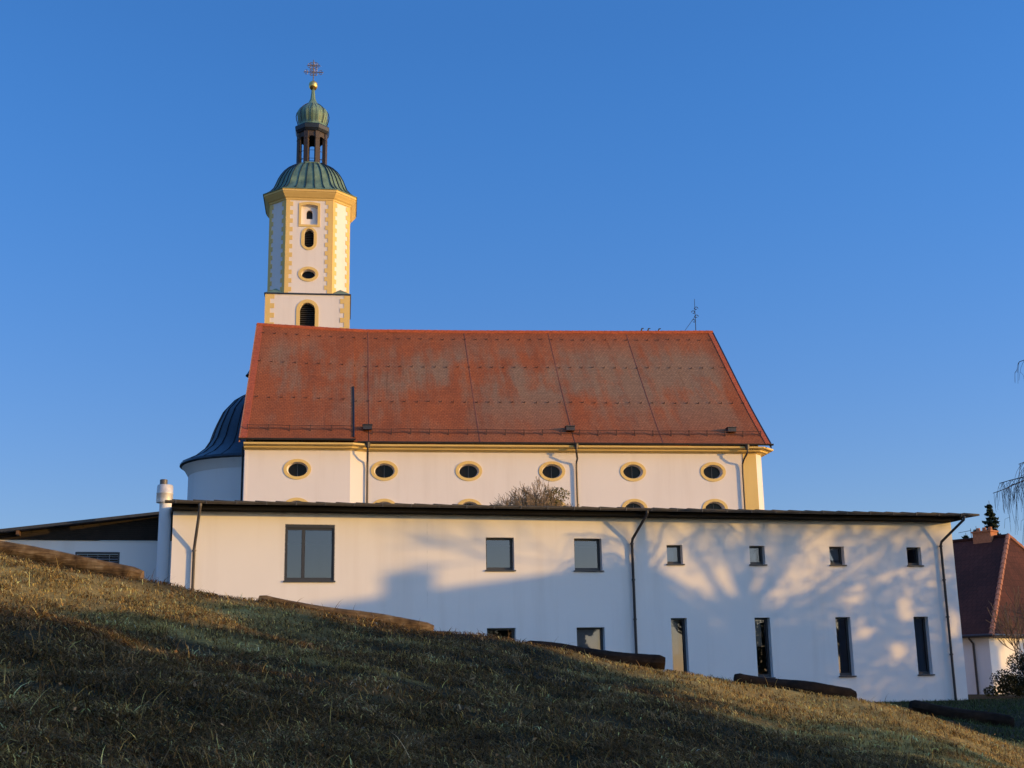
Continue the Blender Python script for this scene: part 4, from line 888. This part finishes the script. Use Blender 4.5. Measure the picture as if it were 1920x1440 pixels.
def blades(name, x, y, L, wd, green, lean, curl_, label, tw=.5):
    n = len(x); z = gz(x, y)-.01
    a = rng.uniform(0, 2*np.pi, n); ln = np.abs(rng.normal(lean, .5, n)); hx, hy = np.cos(a)*ln, np.sin(a)*ln-.05
    d = np.stack([hx, hy, np.full(n, .75)], 1); d /= np.linalg.norm(d, axis=1)[:,None]
    side = np.stack([-np.sin(a), np.cos(a), np.zeros(n)], 1); sg = 5; P = np.stack([x,y,z],1); V = []; tw2 = rng.normal(0,tw,(n,1))
    for k in range(sg):
        f_ = k/(sg-1); w_ = (wd*(1-f_**2*.85))[:,None]; V.append(P-side*w_/2); V.append(P+side*w_/2)
        d = d + np.stack([hx*curl_*.3, hy*curl_*.3, np.full(n,-curl_*.4)],1)*rng.uniform(.2,1.4,(n,1)) + side*tw2*.4; d /= np.linalg.norm(d, axis=1)[:,None]; P = P + d*(L/(sg-1))[:,None]
        P[:,2] = np.maximum(P[:,2], gz(P[:,0],P[:,1])+.006+.03*rng.random(n))
    V = np.stack(V,1); base = np.arange(n)[:,None]*(2*sg)
    F = np.concatenate([base+np.array([[2*k,2*k+1,2*k+3,2*k+2]]) for k in range(sg-1)], 1).reshape(-1,4)
    ci = np.searchsorted(np.cumsum([.22,.26,.22,.16,.10,.04]), np.clip(rng.random(n)*.7+(vnoise(x+50,y+50,.25,4)-.3)*.5, 0, .999))
    dry_or_sunlit = rng.random(n) < sunlit_straw(x, y); gr = rng.random(n) < green*np.clip(2.2*(vnoise(x+20,y+20,.8,5)-.35), .1, 1)  # straw-coloured blades: real straw plus sunlight painted into the lit bands
    col = np.where(dry_or_sunlit[:,None], STRAW[ci], np.where(gr[:,None], GREEN[ci], DULL[ci])) if green < 1 else GREEN[ci]
    col = col*rng.lognormal(0,.35,(n,1)); col = np.clip(col, 0, .8); col = np.repeat(col[:,None,:], 2*sg, 1).reshape(-1,3)
    return tag(npmesh(name, V.reshape(-1,3), F, gmat.m, None, col), label, 'grass', None, 'stuff')
def wedge(n, y0, y1, mx=.6):
    u = rng.random(n); y = 1/(1/y0+(1/y1-1/y0)*u); x = rng.uniform(-.43,.43,n)*y+rng.uniform(-mx,mx,n); return x, y
N = 480000
x, y = wedge(N, 6.0, 19.0)
cl_ = vnoise(x+90,y+90,.40,7)*.5+vnoise(x+90,y+90,.14,8)*.5
keep = rng.random(N) < np.clip(.2+1.9*(cl_-.28), .12, 1); x, y, cl_ = x[keep], y[keep], cl_[keep]
L = (rng.gamma(4, .024, len(x))*(.5+1.0*cl_)+.02)*(1-.5*sunlit_straw(x, y)); wd = np.clip(rng.normal(.0060,.0022,len(x)),.0025,.012)*(1+.025*y)
blades('dry_grass', x, y, L, wd, .05, 1.05, .95, 'matted dry winter grass covering the foreground slope', .7)
x, y = wedge(9000, 6.0, 18.8); k = vnoise(x+30,y+30,.5,12) > .55; x, y = x[k], y[k]
blades('long_stalks', x, y, rng.uniform(.12,.30,len(x)), rng.uniform(.004,.007,len(x))*(1+.025*y), .03, .8, .55, 'long pale stalks sticking out of the dry slope grass')
n = 70000; x = rng.uniform(2,24,n); y = 19+rng.random(n)**1.4*30
inside = (x-LF.o.x)*LF.w.x+(y-LF.o.y)*LF.w.y > -.05
x, y = x[~inside], y[~inside]
blades('lawn_grass', x, y, rng.uniform(.05,.13,len(x)), rng.uniform(.008,.016,len(x)), 1, .5, .5, 'short green lawn at the foot of the white building')
n = 160; x, y = wedge(n, 6.5, 18.0); C_ = np.stack([x, y, gz(x, y)+.05+.05*rng.random(n)], 1); V, F, c = leaf_quads(C_, .022, (.24,.14,.06)); tag(npmesh('fallen_leaves', V, F, LEAF, None, c), 'small brown fallen leaves scattered over the foreground grass', 'leaves', None, 'stuff')
